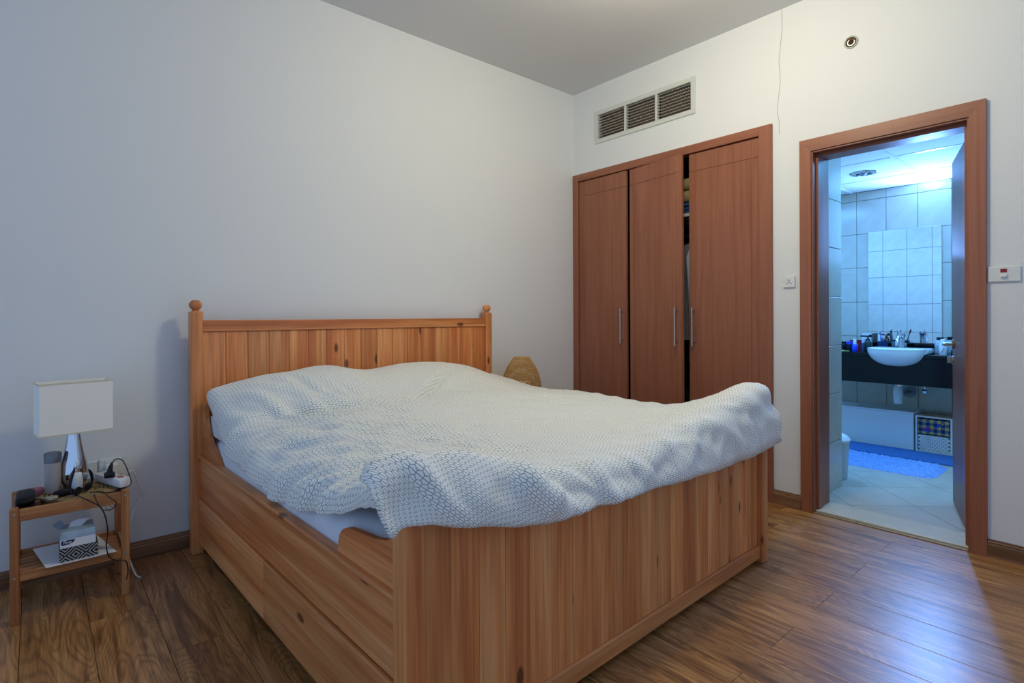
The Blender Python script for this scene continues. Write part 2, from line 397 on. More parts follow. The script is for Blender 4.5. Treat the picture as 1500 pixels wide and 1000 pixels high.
# ------------------------------------------------------------------ air grille
gr = thing('air_grille', 'white air conditioning grille with three slatted sections above the wardrobe', 'vent', (0, 0, 0))
g0, g1, h0, h1 = -1.103, -.245, 2.425, 2.670
fm = MB()
fm.box(-.010, .004, g0, g1, gz1 - .005, h1, .002).box(-.010, .004, g0, g1, h0, gz0 + .005, .002)
fm.box(-.010, .004, gy1 - .005, g1, gz0 + .005, gz1 - .005, .002).box(-.010, .004, g0, gy0 + .005, gz0 + .005, gz1 - .005, .002)
obj('frame', fm, GRILLE, gr)
ys = [gy1 - .004, gy1 - .004 - .2595, gy1 - .004 - .5255, gy0 + .004]
for k in (1, 2): obj('mullion', MB().box(-.008, .030, ys[k] - .008, ys[k] + .008, gz0 + .002, gz1 - .002, .001), GRILLE, gr)
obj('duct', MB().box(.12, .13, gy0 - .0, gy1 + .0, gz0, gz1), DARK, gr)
for k in range(3):
    a, b_ = ys[k + 1] + .009, ys[k] - .009
    for i in range(9):
        z = gz0 + .012 + i * (gz1 - gz0 - .024) / 8
        M = Matrix.Translation((.008, 0, z)) @ Matrix.Rotation(math.radians(-28), 4, 'Y')
        obj('slat', MB().box(-.010, .010, a, b_, -.0013, .0013, M=M), SLATM, gr)
    vb = MB(); nn = 13
    for i in range(nn):
        y = a + (i + .5) * (b_ - a) / nn
        vb.box(.026, .050, y - .0015, y + .0015, gz0 + .003, gz1 - .003)
    o = obj('rear_blades', vb, SLATM, gr); o['kind'] = 'stuff'
# ------------------------------------------------------------------ wall bits
cb = thing('conduit_box', 'open round conduit box high on the wall above the bathroom door', 'fixture', (0, -2.01, 2.543))
def ringx(r0, r1, x0, x1, n=24, sq=1.0):
    mb = MB(); rr = []
    for r, x in ((r0, x0), (r1, x0), (r1, x1), (r0, x1)): rr.append([mb.bm.verts.new((x, r * math.cos(2 * PI * k / n), sq * r * math.sin(2 * PI * k / n))) for k in range(n)])
    for i in range(4):
        a, b_ = rr[i], rr[(i + 1) % 4]
        for k in range(n): mb.bm.faces.new((a[k], a[(k + 1) % n], b_[(k + 1) % n], b_[k]))
    return mb
obj('rim', ringx(.026, .033, -.006, 0), plain('old_plastic', '#a9aaa4', .6), cb, smooth=True)
obj('inner_ring', ringx(.014, .019, -.004, 0), STEEL, cb, smooth=True)
obj('recess', MB().prism([(.027 * math.cos(k * PI / 12), .027 * math.sin(k * PI / 12)) for k in range(24)], lambda a, b_, t: (t, a, b_), -.002, 0), plain('rusty_dark', '#3a2a1c', .8, var=.6, bscale=120), cb)
obj('earth_strap', MB().box(-.006, -.002, -.018, .024, .010, .020, .001, Matrix.Rotation(.3, 4, 'X')), plain('rusty_strap', '#5a3a22', .6), cb)
def plate(name, label, y, z, wy, hz):
    t = thing(name, label, 'switch', (0, y, z))
    obj('plate', MB().box(-.010, 0, -wy / 2, wy / 2, -hz / 2, hz / 2, .003, seg=2), WHITEP, t); return t
p1 = plate('light_switch', 'small white socket plate with a switch between wardrobe and bathroom door', -1.690, 1.292, .066, .066)
obj('rocker', MB().box(-.016, -.009, -.007, .007, .008, .020, .001, Matrix.Rotation(.12, 4, 'Y')), WHITEP, p1)
for a, b_ in ((.012, -.012), (-.012, -.012), (-.002, -.003)): obj('slot', MB().box(-.0108, -.0095, a - .004, a + .004, b_ - .0025, b_ + .0025), plain('slot_grey', '#7d7e80', .6), p1)
p2 = plate('heater_switch', 'white double switch plate with a red neon right of the bathroom door', -2.615, 1.279, .112, .068)
obj('neon', MB().box(-.013, -.009, -.011, .011, .007, .023, .001), plain('red_neon', '#8e1020', .25), p2, label='red neon indicator')
obj('rocker', MB().box(-.018, -.009, -.011, .011, -.017, -.002, .0015, Matrix.Rotation(.15, 4, 'Y')), WHITEP, p2)

# ------------------------------------------------------------------ bathroom door frame and leaf
dfm = thing('door_1', 'cherry wood frame around the open bathroom doorway', 'door frame', (0, 0, 0))
dfm['kind'] = 'structure'
a0, a1, at = -1.754, -2.557, 2.077         # outer
i0, i1, it = -1.814, -2.497, 2.010         # architrave inner edge
def arch(p, name, m): obj(name, MB().prism(p, lambda y, z, t: (t, y, z), -.020, 0.0), m, dfm)
arch([(a0, 0), (a0, at), (i0, it), (i0, 0)], 'architrave_side', CHERRY['z'])
arch([(a1, 0), (i1, 0), (i1, it), (a1, at)], 'architrave_side', CHERRY['z'])
arch([(a0, at), (a1, at), (i1, it), (i0, it)], 'architrave_top', CHERRY['y'])
lin = (-1.822, -2.489, 2.000)
obj('lining_side', MB().box(-.012, .215, -1.822, -1.800, .004, 2.03, .001), CHERRY['z'], dfm)
obj('lining_side', MB().box(-.012, .215, -2.512, -2.489, .004, 2.03, .001), CHERRY['z'], dfm)
obj('lining_top', MB().box(-.012, .215, -2.489, -1.822, 2.000, 2.03, .001), CHERRY['y'], dfm)
obj('stop_bead', MB().box(.03, .085, -1.834, -1.822, .016, 2.0, .001), CHERRY['z'], dfm)
obj('stop_bead', MB().box(.03, .085, -2.489, -2.472, .016, 2.0, .001), CHERRY['z'], dfm)
obj('stop_bead', MB().box(.03, .085, -2.472, -1.834, 1.983, 2.0, .001), CHERRY['y'], dfm)
for z in (.35, 1.10, 1.80):
    obj('hinge', MB().tube([(.10, -2.478, z - .045), (.10, -2.478, z + .045)], .006, 8), STEEL, dfm, smooth=True)
thr = struct('trim_1', MB().box(.012, .215, -2.489, -1.822, -.03, .014, .002), MARBLE)
struct('trim_2', MB().box(-.012, .012, -2.497, -1.814, -.002, .006, .002), BRASS)
# leaf: hinged at right jamb, open into the bathroom
ang = math.atan2(-2.285 + 2.462, .72 - .105)
dl = thing('bathroom_door', 'glossy cherry wood door leaf standing open inside the bathroom', 'door', (.105, -2.478, .016), ang)
dl.rotation_euler = (0, 0, math.atan2(.180, .612))
LW = .645
dlm = wood('glossy_cherry', '#8a5236', '#7c4429', '#6c3a22', 'z', rough=.40, ring=22, stretch=.04, tint=0, bump=.02, coat=.0, spec=.6)
obj('leaf', MB().box(0, LW, -.038, 0, .004, 1.955, .002), dlm, dl)
hd = MB().tube([(LW - .06, 0, .915), (LW - .06, .045, .915)], .010, 10)
hd.tube([(LW - .06, .045, .915), (LW - .10, .05, .915), (LW - .17, .048, .915)], [.010, .009, .008], 10)
obj('lever_handle', hd, STEEL, dl, smooth=True, label='steel lever handle')
obj('rose', MB().tube([(LW - .06, 0, .915), (LW - .06, .008, .915)], .026, 20), BRASS, dl, smooth=True)
lk = MB().tube([(LW - .06, 0, .825), (LW - .06, .010, .825)], .024, 20).box(LW - .066, LW - .054, .01, .03, .808, .842, .002)
obj('thumb_turn', lk, STEEL, dl, smooth=True)

# ================================================================== BATHROOM
XB, BZ, YR, YL = 2.32, 2.195, -2.72, -.35
struct('wall_1', MB().box(XB, XB + .1, YR - .1, YL + .1, 0, BZ + .1), GROUT)
struct('wall_2', MB().box(.2, XB, YR - .1, YR, 0, BZ + .1), TILE)
struct('wall_3', MB().box(.63, XB, YL, YL + .1, 0, BZ + .1), TILE)
nb = struct('wall_4', MB().box(.2, .632, -1.742, -1.60, 0, BZ + .1).box(.62, .632, -1.742, YL, 0, BZ + .1), GROUT)
bw = bpy.data.objects['wall_1']
bf = struct('floor_2', MB().box(.2, XB, YR, YL, -.06, -.006), FGROUT)
_tm = {}
def tiles(parent, axis, pos, sgn, us, zs, m=TILE, g=.0016, d=.008):
    """tiles on plane axis=pos, outward sgn; us/zs: lists of joint positions"""
    for a, b_ in zip(us, us[1:]):
        for c, e in zip(zs, zs[1:]):
            k = (axis, sgn, round(b_ - a, 4), round(e - c, 4))
            if k not in _tm:
                wu, wz = k[2] / 2 - g, k[3] / 2 - g; mb = MB()
                ch = .0015
                if axis == 'x': x0, x1 = sorted((0, sgn * d)); mb.box(x0, x1, -wu, wu, -wz, wz, ch)
                else: y0, y1 = sorted((0, sgn * d)); mb.box(-wu, wu, y0, y1, -wz, wz, ch)
                _tm[k] = mb.mesh('tile'); _tm[k].materials.append(m)
            cu, cz = (a + b_) / 2, (c + e) / 2
            obj('tile', _tm[k], None, parent, (pos, cu, cz) if axis == 'x' else (cu, pos, cz))
zrow = [0.004, .309, .609, .909, 1.214, 1.519, 1.819, 2.117, 2.195]
tiles(bw, 'x', XB, -1, [-2.449, -2.223, -1.997, -1.771, -1.545, -1.319, -1.093, -.867], zrow)
tiles(nb, 'y', -1.742, -1, [.20, .412, .632], [.004, .309, .609, .909, 1.214, 1.519, 1.819, 2.117, 2.195])
tiles(nb, 'x', .632, 1, [-1.742, -1.52, -1.294, -1.068, -.842, -.616, -.39], zrow)
# diagonal floor tiles, clipped to the room
def clip(poly, x0, x1, y0, y1):
    for ax, lim, sg in ((0, x0, 1), (0, x1, -1), (1, y0, 1), (1, y1, -1)):
        out = []
        for i in range(len(poly)):
            p, q = poly[i], poly[(i + 1) % len(poly)]
            dp, dq = sg * (p[ax] - lim), sg * (q[ax] - lim)
            if dp >= 0: out.append(p)
            if dp * dq < 0:
                t = dp / (dp - dq); out.append((p[0] + t * (q[0] - p[0]), p[1] + t * (q[1] - p[1])))
        poly = out
        if len(poly) < 3: return []
    return poly
s2 = math.sqrt(.5); SZ = .36; a_, c_ = -1.163, 1.899
for i in range(-9, 10):
    for j in range(-9, 10):
        q = [(a_ + (i + di) * SZ + e1, c_ + (j + dj) * SZ + e2) for di, dj, e1, e2 in ((0, 0, .0015, .0015), (1, 0, -.0015, .0015), (1, 1, -.0015, -.0015), (0, 1, .0015, -.0015))]
        p = clip([((a + c) * s2, (a - c) * s2) for a, c in q], .215, XB, -2.60, -1.0)
        if p: obj('floor_tile', MB().prism(p, lambda x, y, t: (x, y, t), -.006, .006), FTILE, bf)
# suspended ceiling
ct = struct('ceiling_2', MB().box(.2, XB, YR, YL, BZ + .012, BZ + .1), plain('slab', '#b0b0ac', .8))
gx = [.645, 1.245, 1.865, XB]; gy = [-2.47, -1.875, -1.28, -.685]
for a, b_ in zip(gx, gx[1:]):
    for c, e in zip(gy, gy[1:]):
        obj('ceiling_tile', MB().box(a + .012, b_ - .012, c + .012, e - .012, BZ + .001, BZ + .012), CTILE, ct)
for x in gx[:-1]: obj('grid_bar', MB().box(x - .012, x + .012, -2.6, -.5, BZ - .002, BZ + .004), ACRYL, ct)
for y in gy: obj('grid_bar', MB().box(.645, XB, y - .012, y + .012, BZ - .003, BZ + .005), ACRYL, ct)
dn = thing('downlight', 'round chrome downlight in the bathroom ceiling', 'light', (1.575, -1.595, BZ))
obj('trim_ring', MB().lathe([(.062, 0), (.060, -.010), (.088, -.006), (.092, 0.0)], seg=28, cap=False), CHROME, dn, smooth=True)
obj('reflector', MB().lathe([(.0605, .0), (.045, .011), (.01, .0115)], seg=24), CHROME, dn, smooth=True)
obj('bulb', MB().lathe([(.020, .010), (.022, -.006), (.014, -.014), (.004, -.016)], seg=16), plain('frosted_bulb', '#8a93a0', .4), dn, smooth=True)

# mirror, vanity, sink
mr_ = thing('wall_mirror', 'large rectangular mirror on the tiled wall behind the sink', 'mirror', (XB - .008, -1.672, 0))
obj('glass', MB().box(-.008, -.001, -.262, .262, .862, 1.83, .002), MIRROR, mr_)
va = thing('vanity_counter', 'black granite vanity counter with deep front apron under the mirror', 'counter', (0, 0, 0))
CZ = .792
obj('counter_top', MB().box(1.82, XB - .0085, -2.50, -1.02, CZ - .03, CZ, .002), GRANITE, va)
obj('apron', MB().box(1.822, 1.842, -2.50, -1.02, .553, CZ - .0305, .002), GRANITE, va)
obj('upstand', MB().box(XB - .028, XB - .0085, -2.50, -1.02, CZ + .0005, .858, .002), GRANITE, va)
sk = thing('washbasin', 'white semi-recessed ceramic washbasin set in the black counter', 'sink', (1.86, -1.735, 0))
rows = []
for i in range(13):                                        # bowl seen from outside, then the inside
    t = i / 12; rr = math.sin(t * PI / 2) ** .72; zz = .695 + (.828 - .695) * (1 - math.cos(t * PI / 2)) ** .9
    rows.append((rr, zz))
prof = [(max(r, .02) * .192, z) for r, z in rows] + [(.194, .833), (.188, .836), (.165, .832), (.14, .79), (.09, .75), (.02, .735)]
obj('bowl', MB().lathe(prof, seg=40, sx=1.0, sy=1.02), CERAM, sk, smooth=True)
obj('deck', MB().box(-.02, .19, -.20, .20, CZ + .001, .836, .012, seg=3), CERAM, sk, smooth=True)
obj('waste_ring', MB().lathe([(.022, .736), (.022, .739), (.004, .7395)], seg=16), CHROME, sk, smooth=True)
fc = thing('basin_mixer', 'chrome mixer tap standing on the washbasin', 'tap', (1.985, -1.735, .8365))
obj('body', MB().lathe([(.026, 0), (.024, .02), (.022, .06), (.024, .085)], seg=20), CHROME, fc, smooth=True)
obj('spout', MB().tube(cat_rom([(0, 0, .055), (-.04, 0, .085), (-.09, 0, .078), (-.115, 0, .035), (-.118, 0, .015)], 14), .014, 12), CHROME, fc, smooth=True)
obj('lever', MB().lathe([(.025, .086), (.030, .10), (.026, .118), (.008, .126)], seg=18).tube([(-.01, 0, .112), (-.06, 0, .128)], [.010, .006], 10), CHROME, fc, smooth=True)
tp = thing('bottle_trap', 'white plastic bottle trap hanging under the counter', 'pipe', (2.03, -1.70, 0))
obj('cup', MB().lathe([(.022, .375), (.028, .38), (.034, .44), (.035, .475), (.030, .50), (.030, .515)], seg=20), WHITEP, tp, smooth=True)
obj('down_pipe', MB().tube([(0, 0, .515), (0, 0, .70)], .018, 12), WHITEP, tp, smooth=True)
obj('lock_nut', MB().lathe([(.034, .518), (.034, .535), (.024, .54)], seg=12), CHROME, tp)
obj('outlet_pipe', MB().tube([(.02, 0, .46), (.12, -.005, .455), (.278, -.012, .448)], .016, 12), plain('grey_pipe', '#70767c', .4), tp, smooth=True)
obj('wall_flange', MB().tube([(.262, -.012, .448), (.2795, -.012, .448)], .045, 20), plain('flange_grey', '#8a9096', .4), tp, smooth=True)
av = thing('angle_valve', 'small chrome stop valve under the right half of the counter', 'valve', (2.10, -1.862, .49))
obj('body', MB().tube([(0, 0, .0), (0, 0, .27)], .007, 10).lathe([(.006, -.022), (.020, -.018), (.024, 0), (.012, .012)], seg=16), CHROME, av, smooth=True)
# bath panel / tub under the counter
tb = thing('bathtub', 'white bathtub end with flat front panel under the counter', 'bathtub', (0, 0, 0))
obj('front_panel', MB().box(2.060, 2.078, -1.796, -.72, .006, .298, .003), ACRYL, tb)
obj('end_panel', MB().box(2.078, XB - .0085, -1.796, -1.782, .006, .298, .002), ACRYL, tb)
rim = MB().box(2.052, 2.10, -1.80, -.70, .298, .314, .006, seg=2).box(2.285, XB - .0085, -1.80, -.70, .298, .314, .005).box(2.10, 2.285, -1.80, -1.36, .298, .312, .004).box(2.10, 2.285, -.80, -.70, .298, .314, .005)
obj('rim', rim, ACRYL, tb)
obj('basin', MB().box(2.10, 2.285, -1.36, -.80, .16, .18).box(2.095, 2.102, -1.365, -.795, .16, .30).box(2.283, 2.290, -1.365, -.795, .16, .30).box(2.10, 2.285, -1.367, -1.36, .16, .30).box(2.10, 2.285, -.80, -.793, .16, .30), ACRYL, tb)
# wicker drawers
WICK = plain('white_wicker', '#dfe2e0', .7, bump=.3, bscale=200)
wk = thing('wicker_drawers', 'white wicker drawer chest with a blue plaid lined upper basket', 'drawers', (2.072, -1.925, .006))
def frame_box(x0, x1, y0, y1, z0, z1, t=.008):
    mb = MB()
    for y in (y0, y1 - t):
        for x in (x0, x1 - t): mb.box(x, x + t, y, y + t, z0, z1, .001)
        for z in (z0, z1 - t): mb.box(x0 + t, x1 - t, y, y + t, z, z + t, .001)
    for x in (x0, x1 - t):
        for z in (z0, z1 - t): mb.box(x, x + t, y0 + t, y1 - t, z, z + t, .001)
    return mb
obj('frame', frame_box(-.006, .222, -.118, .118, 0, .288, .012), WICK, wk)
def weave(x, y0, y1, z0, z1, nr, nc, m, parent, name, horiz=False, zc=None):
    mb = MB()
    for r in range(nr):
        for c in range(nc):
            o_ = (r % 2) * .5
            u0 = (c + o_) / (nc + .5); u1 = (c + o_ + .86) / (nc + .5)
            if horiz: xa = x[0] + (x[1] - x[0]) * r / nr; xb = x[0] + (x[1] - x[0]) * (r + .85) / nr; mb.box(xa, xb, y0 + (y1 - y0) * u0, y0 + (y1 - y0) * u1, z0 + .0, z0 + .004 + .002 * (c % 2))
            else: mb.box(x - .004 - .002 * (c % 2), x, y0 + (y1 - y0) * u0, y0 + (y1 - y0) * u1, z0 + (z1 - z0) * r / nr, z0 + (z1 - z0) * (r + .84) / nr)
    o = obj(name, mb, m, parent); o['kind'] = 'stuff'; return o
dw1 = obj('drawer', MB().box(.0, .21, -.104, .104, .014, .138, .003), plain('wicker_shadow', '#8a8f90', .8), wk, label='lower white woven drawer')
weave(-.0, -.104, .104, .016, .137, 8, 7, WICK, dw1, 'weave')
def plaid():
    m, n, l, b = new_mat('plaid_cloth'); tc = n.new('ShaderNodeTexCoord'); sp = n.new('ShaderNodeSeparateXYZ'); l.new(tc.outputs['Object'], sp.inputs[0])
    def band(o, s):
        a = n.new('ShaderNodeMath'); a.operation = 'MULTIPLY'; l.new(o, a.inputs[0]); a.inputs[1].default_value = s
        f = n.new('ShaderNodeMath'); f.operation = 'FRACT'; l.new(a.outputs[0], f.inputs[0])
        g = n.new('ShaderNodeMath'); g.operation = 'GREATER_THAN'; l.new(f.outputs[0], g.inputs[0]); g.inputs[1].default_value = .5; return g.outputs[0]
    A, B = band(sp.outputs['Y'], 21), band(sp.outputs['Z'], 21)
    ad = n.new('ShaderNodeMath'); ad.operation = 'ADD'; l.new(A, ad.inputs[0]); l.new(B, ad.inputs[1])
    dv = n.new('ShaderNodeMath'); dv.operation = 'MULTIPLY'; l.new(ad.outputs[0], dv.inputs[0]); dv.inputs[1].default_value = .5
    rp = n.new('ShaderNodeValToRGB'); rp.color_ramp.interpolation = 'CONSTANT'; e = rp.color_ramp.elements
    e[0].color = rgb('#b9a96a'); e[1].position = .75; e[1].color = rgb('#14265c'); k = e.new(.25); k.color = rgb('#5a6a7a')
    l.new(dv.outputs[0], rp.inputs[0]); l.new(rp.outputs[0], b.inputs['Base Color']); b.inputs['Roughness'].default_value = .9; return m
dw2 = obj('drawer', MB().box(-.004, .21, -.104, .104, .146, .262, .005), plaid(), wk, label='upper drawer lined in blue and yellow plaid cloth')
def blob(pts, name, col, x=-.0062): obj(name, MB().prism(pts, lambda a, b_, t: (t, a, b_), x, -.0035), plain(name + '_felt', col, .9), dw2)
blob([(.045 + .021 * math.cos(k * PI / 8), .182 + .017 * math.sin(k * PI / 8)) for k in range(16)], 'planet_patch', '#1d4fc4')
obj('planet_ring', MB().tube([(-.0072, .045 + .03 * math.cos(k * PI / 10), .186 + .007 * math.sin(k * PI / 10) - .25 * .03 * math.cos(k * PI / 10)) for k in range(20)], .0022, 6, True), plain('ring_felt', '#b22434', .9), dw2)
blob([(-.005, .205), (-.02, .222), (-.052, .236), (-.066, .241), (-.055, .226), (-.03, .208), (-.012, .20)], 'rocket_patch', '#1d4fc4')
blob([(-.066, .241), (-.054, .237), (-.056, .2265)], 'rocket_nose', '#d8c02e', -.0075)
blob([(.004, .196), (-.007, .203), (-.010, .199)], 'rocket_flame', '#d97a2a', -.0075)
weave((-.006, .222), -.118, .118, .288, 0, 7, 9, plain('beige_wicker', '#b9ad92', .7, var=.5, bscale=150), wk, 'woven_top', True)
# mats
sm = thing('slatted_mat', 'dark blue ribbed mat along the foot of the bathtub', 'mat', (0, 0, .0062))
obj('base', MB().box(1.70, 2.045, -2.16, -1.30, 0, .006, .002), plain('mat_blue', '#2f5c98', .8), sm)
for i in range(8): obj('rib', MB().box(1.708 + i * .042, 1.738 + i * .042, -2.158, -1.302, .006, .012, .003), plain('rib_blue', '#3d70b0', .8), sm)
P = []
RM = plain('shaggy_blue', '#8db4f0', .95, var=.35, bscale=60, spec=.1)
nx, ny = 56, 90
for i in range(nx):
    r = []
    for j in range(ny):
        u, v_ = i / (nx - 1) * 2 - 1, j / (ny - 1) * 2 - 1
        # rounded rectangle
        sx_ = 1.0; d = max(abs(u), abs(v_))
        x = 1.44 + .232 * u; y = -1.72 + .385 * v_
        rr = .10
        cx_, cy_ = .232 - rr, .385 - rr; dx, dy = abs(x - 1.44) - cx_, abs(y + 1.72) - cy_
        if dx > 0 and dy > 0:
            ll = math.hypot(dx, dy)
            lim = rr * min(1, max(dx, dy) / rr)
            k = lim / ll if ll else 1
            x = 1.44 + math.copysign(cx_ + dx * k, u); y = -1.72 + math.copysign(cy_ + dy * k, v_)
        e = min(1, (1 - d) * 9)
        r.append((x, y, .007 + e * (.012 + .012 * noise.noise((x * 55, y * 55, 0)) + .006 * random.random())))
    P.append(r)
rug = obj('bath_rug', MB().grid(P), RM, smooth='all'); tag(rug, 'shaggy blue bath rug with rounded corners on the bathroom floor', 'rug')
bn = thing('waste_bin', 'translucent white waste bin behind the tiled bathroom corner', 'bin', (.80, -1.64, .0065))
obj('body', MB().lathe([(.075, 0), (.082, .002), (.095, .25), (.090, .25), (.078, .006)], seg=28), plain('milky_plastic', '#b9c6cc', .35), bn, smooth=True)
obj('lid', MB().lathe([(.100, .25), (.102, .262), (.085, .285), (.04, .305), (.01, .308)], seg=28), plain('white_lid', '#e8eaec', .35), bn, smooth=True)

# toiletries on the counter: (name, label, category, y, x, height, radius, shape, colours)
def bottle(name, label, cat, x, y, h, r, body, capc, cap_h=.02, cap_r=None, neck=True, sq=False, trans=0, band=None):
    t = thing(name, label, cat, (x, y, CZ + .0005)); bm_ = plain(name + '_body', body, .25, trans=trans)
    hb = h - cap_h
    if sq: obj('body', MB().box(-r, r, -r, r, 0, hb, r * .25, seg=2), bm_, t, smooth=True)
    else:
        pr = [(r * .92, 0), (r, .004), (r, hb * .78), (r * .8, hb * .9), ((cap_r or r * .5) * .9, hb)] if neck else [(r * .95, 0), (r, .003), (r, hb)]
        obj('body', MB().lathe(pr, seg=18), bm_, t, smooth=True)
    if capc:
        cr = cap_r or r * .5
        obj('cap', MB().lathe([(cr, hb), (cr, h - .002), (cr * .9, h)], seg=16), plain(name + '_cap', capc, .35), t, smooth=True)
    if band: obj('label', MB().lathe([(r + .0006, hb * .2), (r + .0006, hb * .6)], seg=18, cap=False), plain(name + '_label', band, .4), t, smooth=True)
    return t
bottle('dark_bottle', 'dark blue bottle at the far left end of the bathroom counter', 'bottle', 2.05, -1.262, .105, .020, '#101c3a', '#0a1020')
rb = thing('red_box', 'red cosmetics box leaning on the wall at left of the counter', 'box', (2.245, -1.33, CZ))
obj('carton', MB().box(-.012, .012, -.045, .045, .0005, .085, .002), plain('red_card', '#8c1424', .5), rb)
obj('printed_emblem', MB().tube([(-.0125, .02 * math.cos(k * PI / 8), .038 + .02 * math.sin(k * PI / 8)) for k in range(16)], .003, 5, True), plain('pink_print', '#d8a0a8', .6), rb)
wbx = thing('white_box', 'white upright carton behind the bottles left of the washbasin', 'box', (2.22, -1.425, CZ))
obj('carton', MB().box(-.02, .02, -.035, .035, .0005, .145, .002), PAPER, wbx)
obj('grey_print', MB().box(-.0212, -.0195, -.016, .016, .06, .10), plain('pale_print', '#8fa2b8', .6), wbx)
bottle('black_jar', 'small black jar beside the blue lidded jar on the counter', 'jar', 1.98, -1.315, .060, .017, '#0b0d12', '#1a1f28', .015, .016, False)
bottle('blue_lid_jar', 'dark jar with a bright blue lid on the left counter', 'jar', 1.99, -1.362, .082, .024, '#141c30', '#2a4ae0', .025, .025, False)
bottle('blue_liquid_bottle', 'clear pump bottle half filled with bright blue liquid', 'bottle', 1.97, -1.408, .105, .022, '#2250e8', '#e8ecf4', .045, .012, True)
bottle('white_round_jar', 'round white top jar behind the blue liquid bottle', 'jar', 2.08, -1.445, .100, .021, '#3a6a94', '#dfe6ee', .03, .019, False)
pb = bottle('green_pump_bottle', 'dark green soap bottle with black pump left of the basin', 'bottle', 2.05, -1.482, .105, .027, '#123a3a', '#0a0c0e', .012, .016, True)
obj('pump', MB().tube([(0, 0, .105), (0, 0, .128)], .006, 8).tube([(0, .0, .126), (-.01, .052, .128)], .006, 8).box(-.012, .012, -.030, -.006, .118, .14, .003), BLACKP, pb)
tc_ = thing('toothbrush_cup', 'dark blue square tumbler holding toothbrushes beside the basin', 'cup', (2.14, -1.565, CZ))
obj('cup', MB().lathe([(.036, .0005), (.038, .085), (.034, .085), (.032, .01)], seg=4), plain('navy_glass', '#123a6e', .2), tc_)
for name, label, dx, dy, lean, ht, col in (('blue_toothbrush', 'blue toothbrush standing in the navy tumbler', .0, .006, .02, .165, '#3a68e0'), ('red_toothbrush', 'red and white toothbrush at right in the navy tumbler', .006, -.012, -.012, .150, '#b83848')):
    tbx = thing(name, label, 'toothbrush', (2.14 + dx, -1.565 + dy, CZ + .012))
    obj('handle', MB().tube([(0, 0, 0), (0, lean * .5, ht * .6), (0, lean, ht)], [.004, .004, .003], 8), plain(name + '_handle', col, .4), tbx, smooth=True)
    obj('bristles', MB().box(-.010, -.002, lean - .004, lean + .004, ht - .024, ht, .001), WHITEP, tbx)
ppx = thing('toothpaste_tube', 'white toothpaste tube with green cap standing in the navy tumbler', 'tube', (2.145, -1.540, CZ + .012))
obj('tube', MB().lathe([(.009, 0), (.012, .05), (.011, .12), (.006, .135)], seg=12), WHITEP, ppx, smooth=True)
obj('cap', MB().lathe([(.008, .135), (.008, .152), (.006, .154)], seg=12), plain('teal_cap', '#3b8f94', .4), ppx, smooth=True)
gl = thing('glass_tumbler', 'pale glass tumbler with a white cup insert left of the tap', 'cup', (2.16, -1.652, CZ))
obj('glass', MB().lathe([(.026, .0005), (.032, .085), (.030, .085), (.024, .006)], seg=20), plain('aqua_glass', '#a9cfdc', .08, trans=.7), gl, smooth=True)
pbr = thing('pink_toothbrush', 'toothbrush with dark red head leaning out of the glass tumbler', 'toothbrush', (2.16, -1.655, CZ + .010))
obj('handle', MB().tube([(0, .006, 0), (0, -.012, .08), (0, -.026, .145)], [.004, .0045, .0035], 8), plain('pale_handle', '#c9b8c4', .4), pbr, smooth=True)
obj('bristles', MB().tube([(-.003, -.024, .135), (-.003, -.034, .168)], .006, 8), plain('red_bristles', '#a02038', .6), pbr)
bottle('clear_jar', 'small clear ribbed jar between tumbler and tap', 'jar', 2.18, -1.705, .070, .020, '#a8c8d8', '#b8d4e0', .02, .019, False, trans=.4)
bottle('white_cream_pot', 'white cream pot at the front left edge of the counter', 'jar', 1.87, -1.29, .034, .021, '#eef2f8', '#f4f6fa', .014, .020, False)
gs = thing('green_sachet', 'small yellow green sachet lying at the front of the counter', 'sachet', (1.865, -1.375, CZ))
obj('packet', MB().box(-.016, .016, -.024, .024, .0005, .010, .004, seg=2), plain('lime_foil', '#8c9a3c', .4), gs, smooth=True)
ws = thing('white_sachet', 'small white sachet lying beside the cream pot on the counter', 'sachet', (1.885, -1.335, CZ))
obj('packet', MB().box(-.016, .016, -.020, .020, .0005, .012, .005, seg=2), PAPER, ws, smooth=True)
bottle('milky_bottle', 'milky bottle with square black cap on the right of the basin', 'bottle', 2.12, -1.958, .128, .036, '#b8c8d0', '#08080a', .022, .024, True, band='#9ab4b8')
bottle('clear_spray_bottle', 'clear slim bottle with black cap behind the milky one', 'bottle', 2.20, -2.005, .130, .026, '#c8d6dc', '#08080a', .024, .020, True)
bottle('white_spray_can', 'white lotion bottle with a dark swoosh near the door handle', 'bottle', 1.92, -2.016, .122, .025, '#dfe4ee', '#e8ecf2', .03, .016, True)
swo = bpy.data.objects['white_spray_can']
obj('swoosh', MB().tube([(-.0262, .010, .020), (-.0255, -.004, .034), (-.0238, -.012, .056)], .0016, 6), plain('plum_print', '#3a1830', .5), swo)
bottle('purple_cap_bottle', 'tall bottle with a purple cap beside the bathroom door leaf', 'bottle', 2.06, -2.095, .165, .026, '#9fb4c4', '#8a3fc0', .045, .026, True)
bottle('small_black_jar', 'short black jar in front of the purple capped bottle', 'jar', 1.93, -2.076, .040, .014, '#08090d', '#0c0d12', .012, .013, False)
bottle('red_tube', 'small red and black tube on the counter by the door edge', 'tube', 1.93, -2.125, .075, .013, '#7c1426', '#10121a', .03, .012, False)

# ================================================================== BED
BO = (-2.745, -.10, 0); BR = .0262
bed = thing('bed', 'large pine bed with panelled headboard and storage drawers', 'bed', BO, BR)
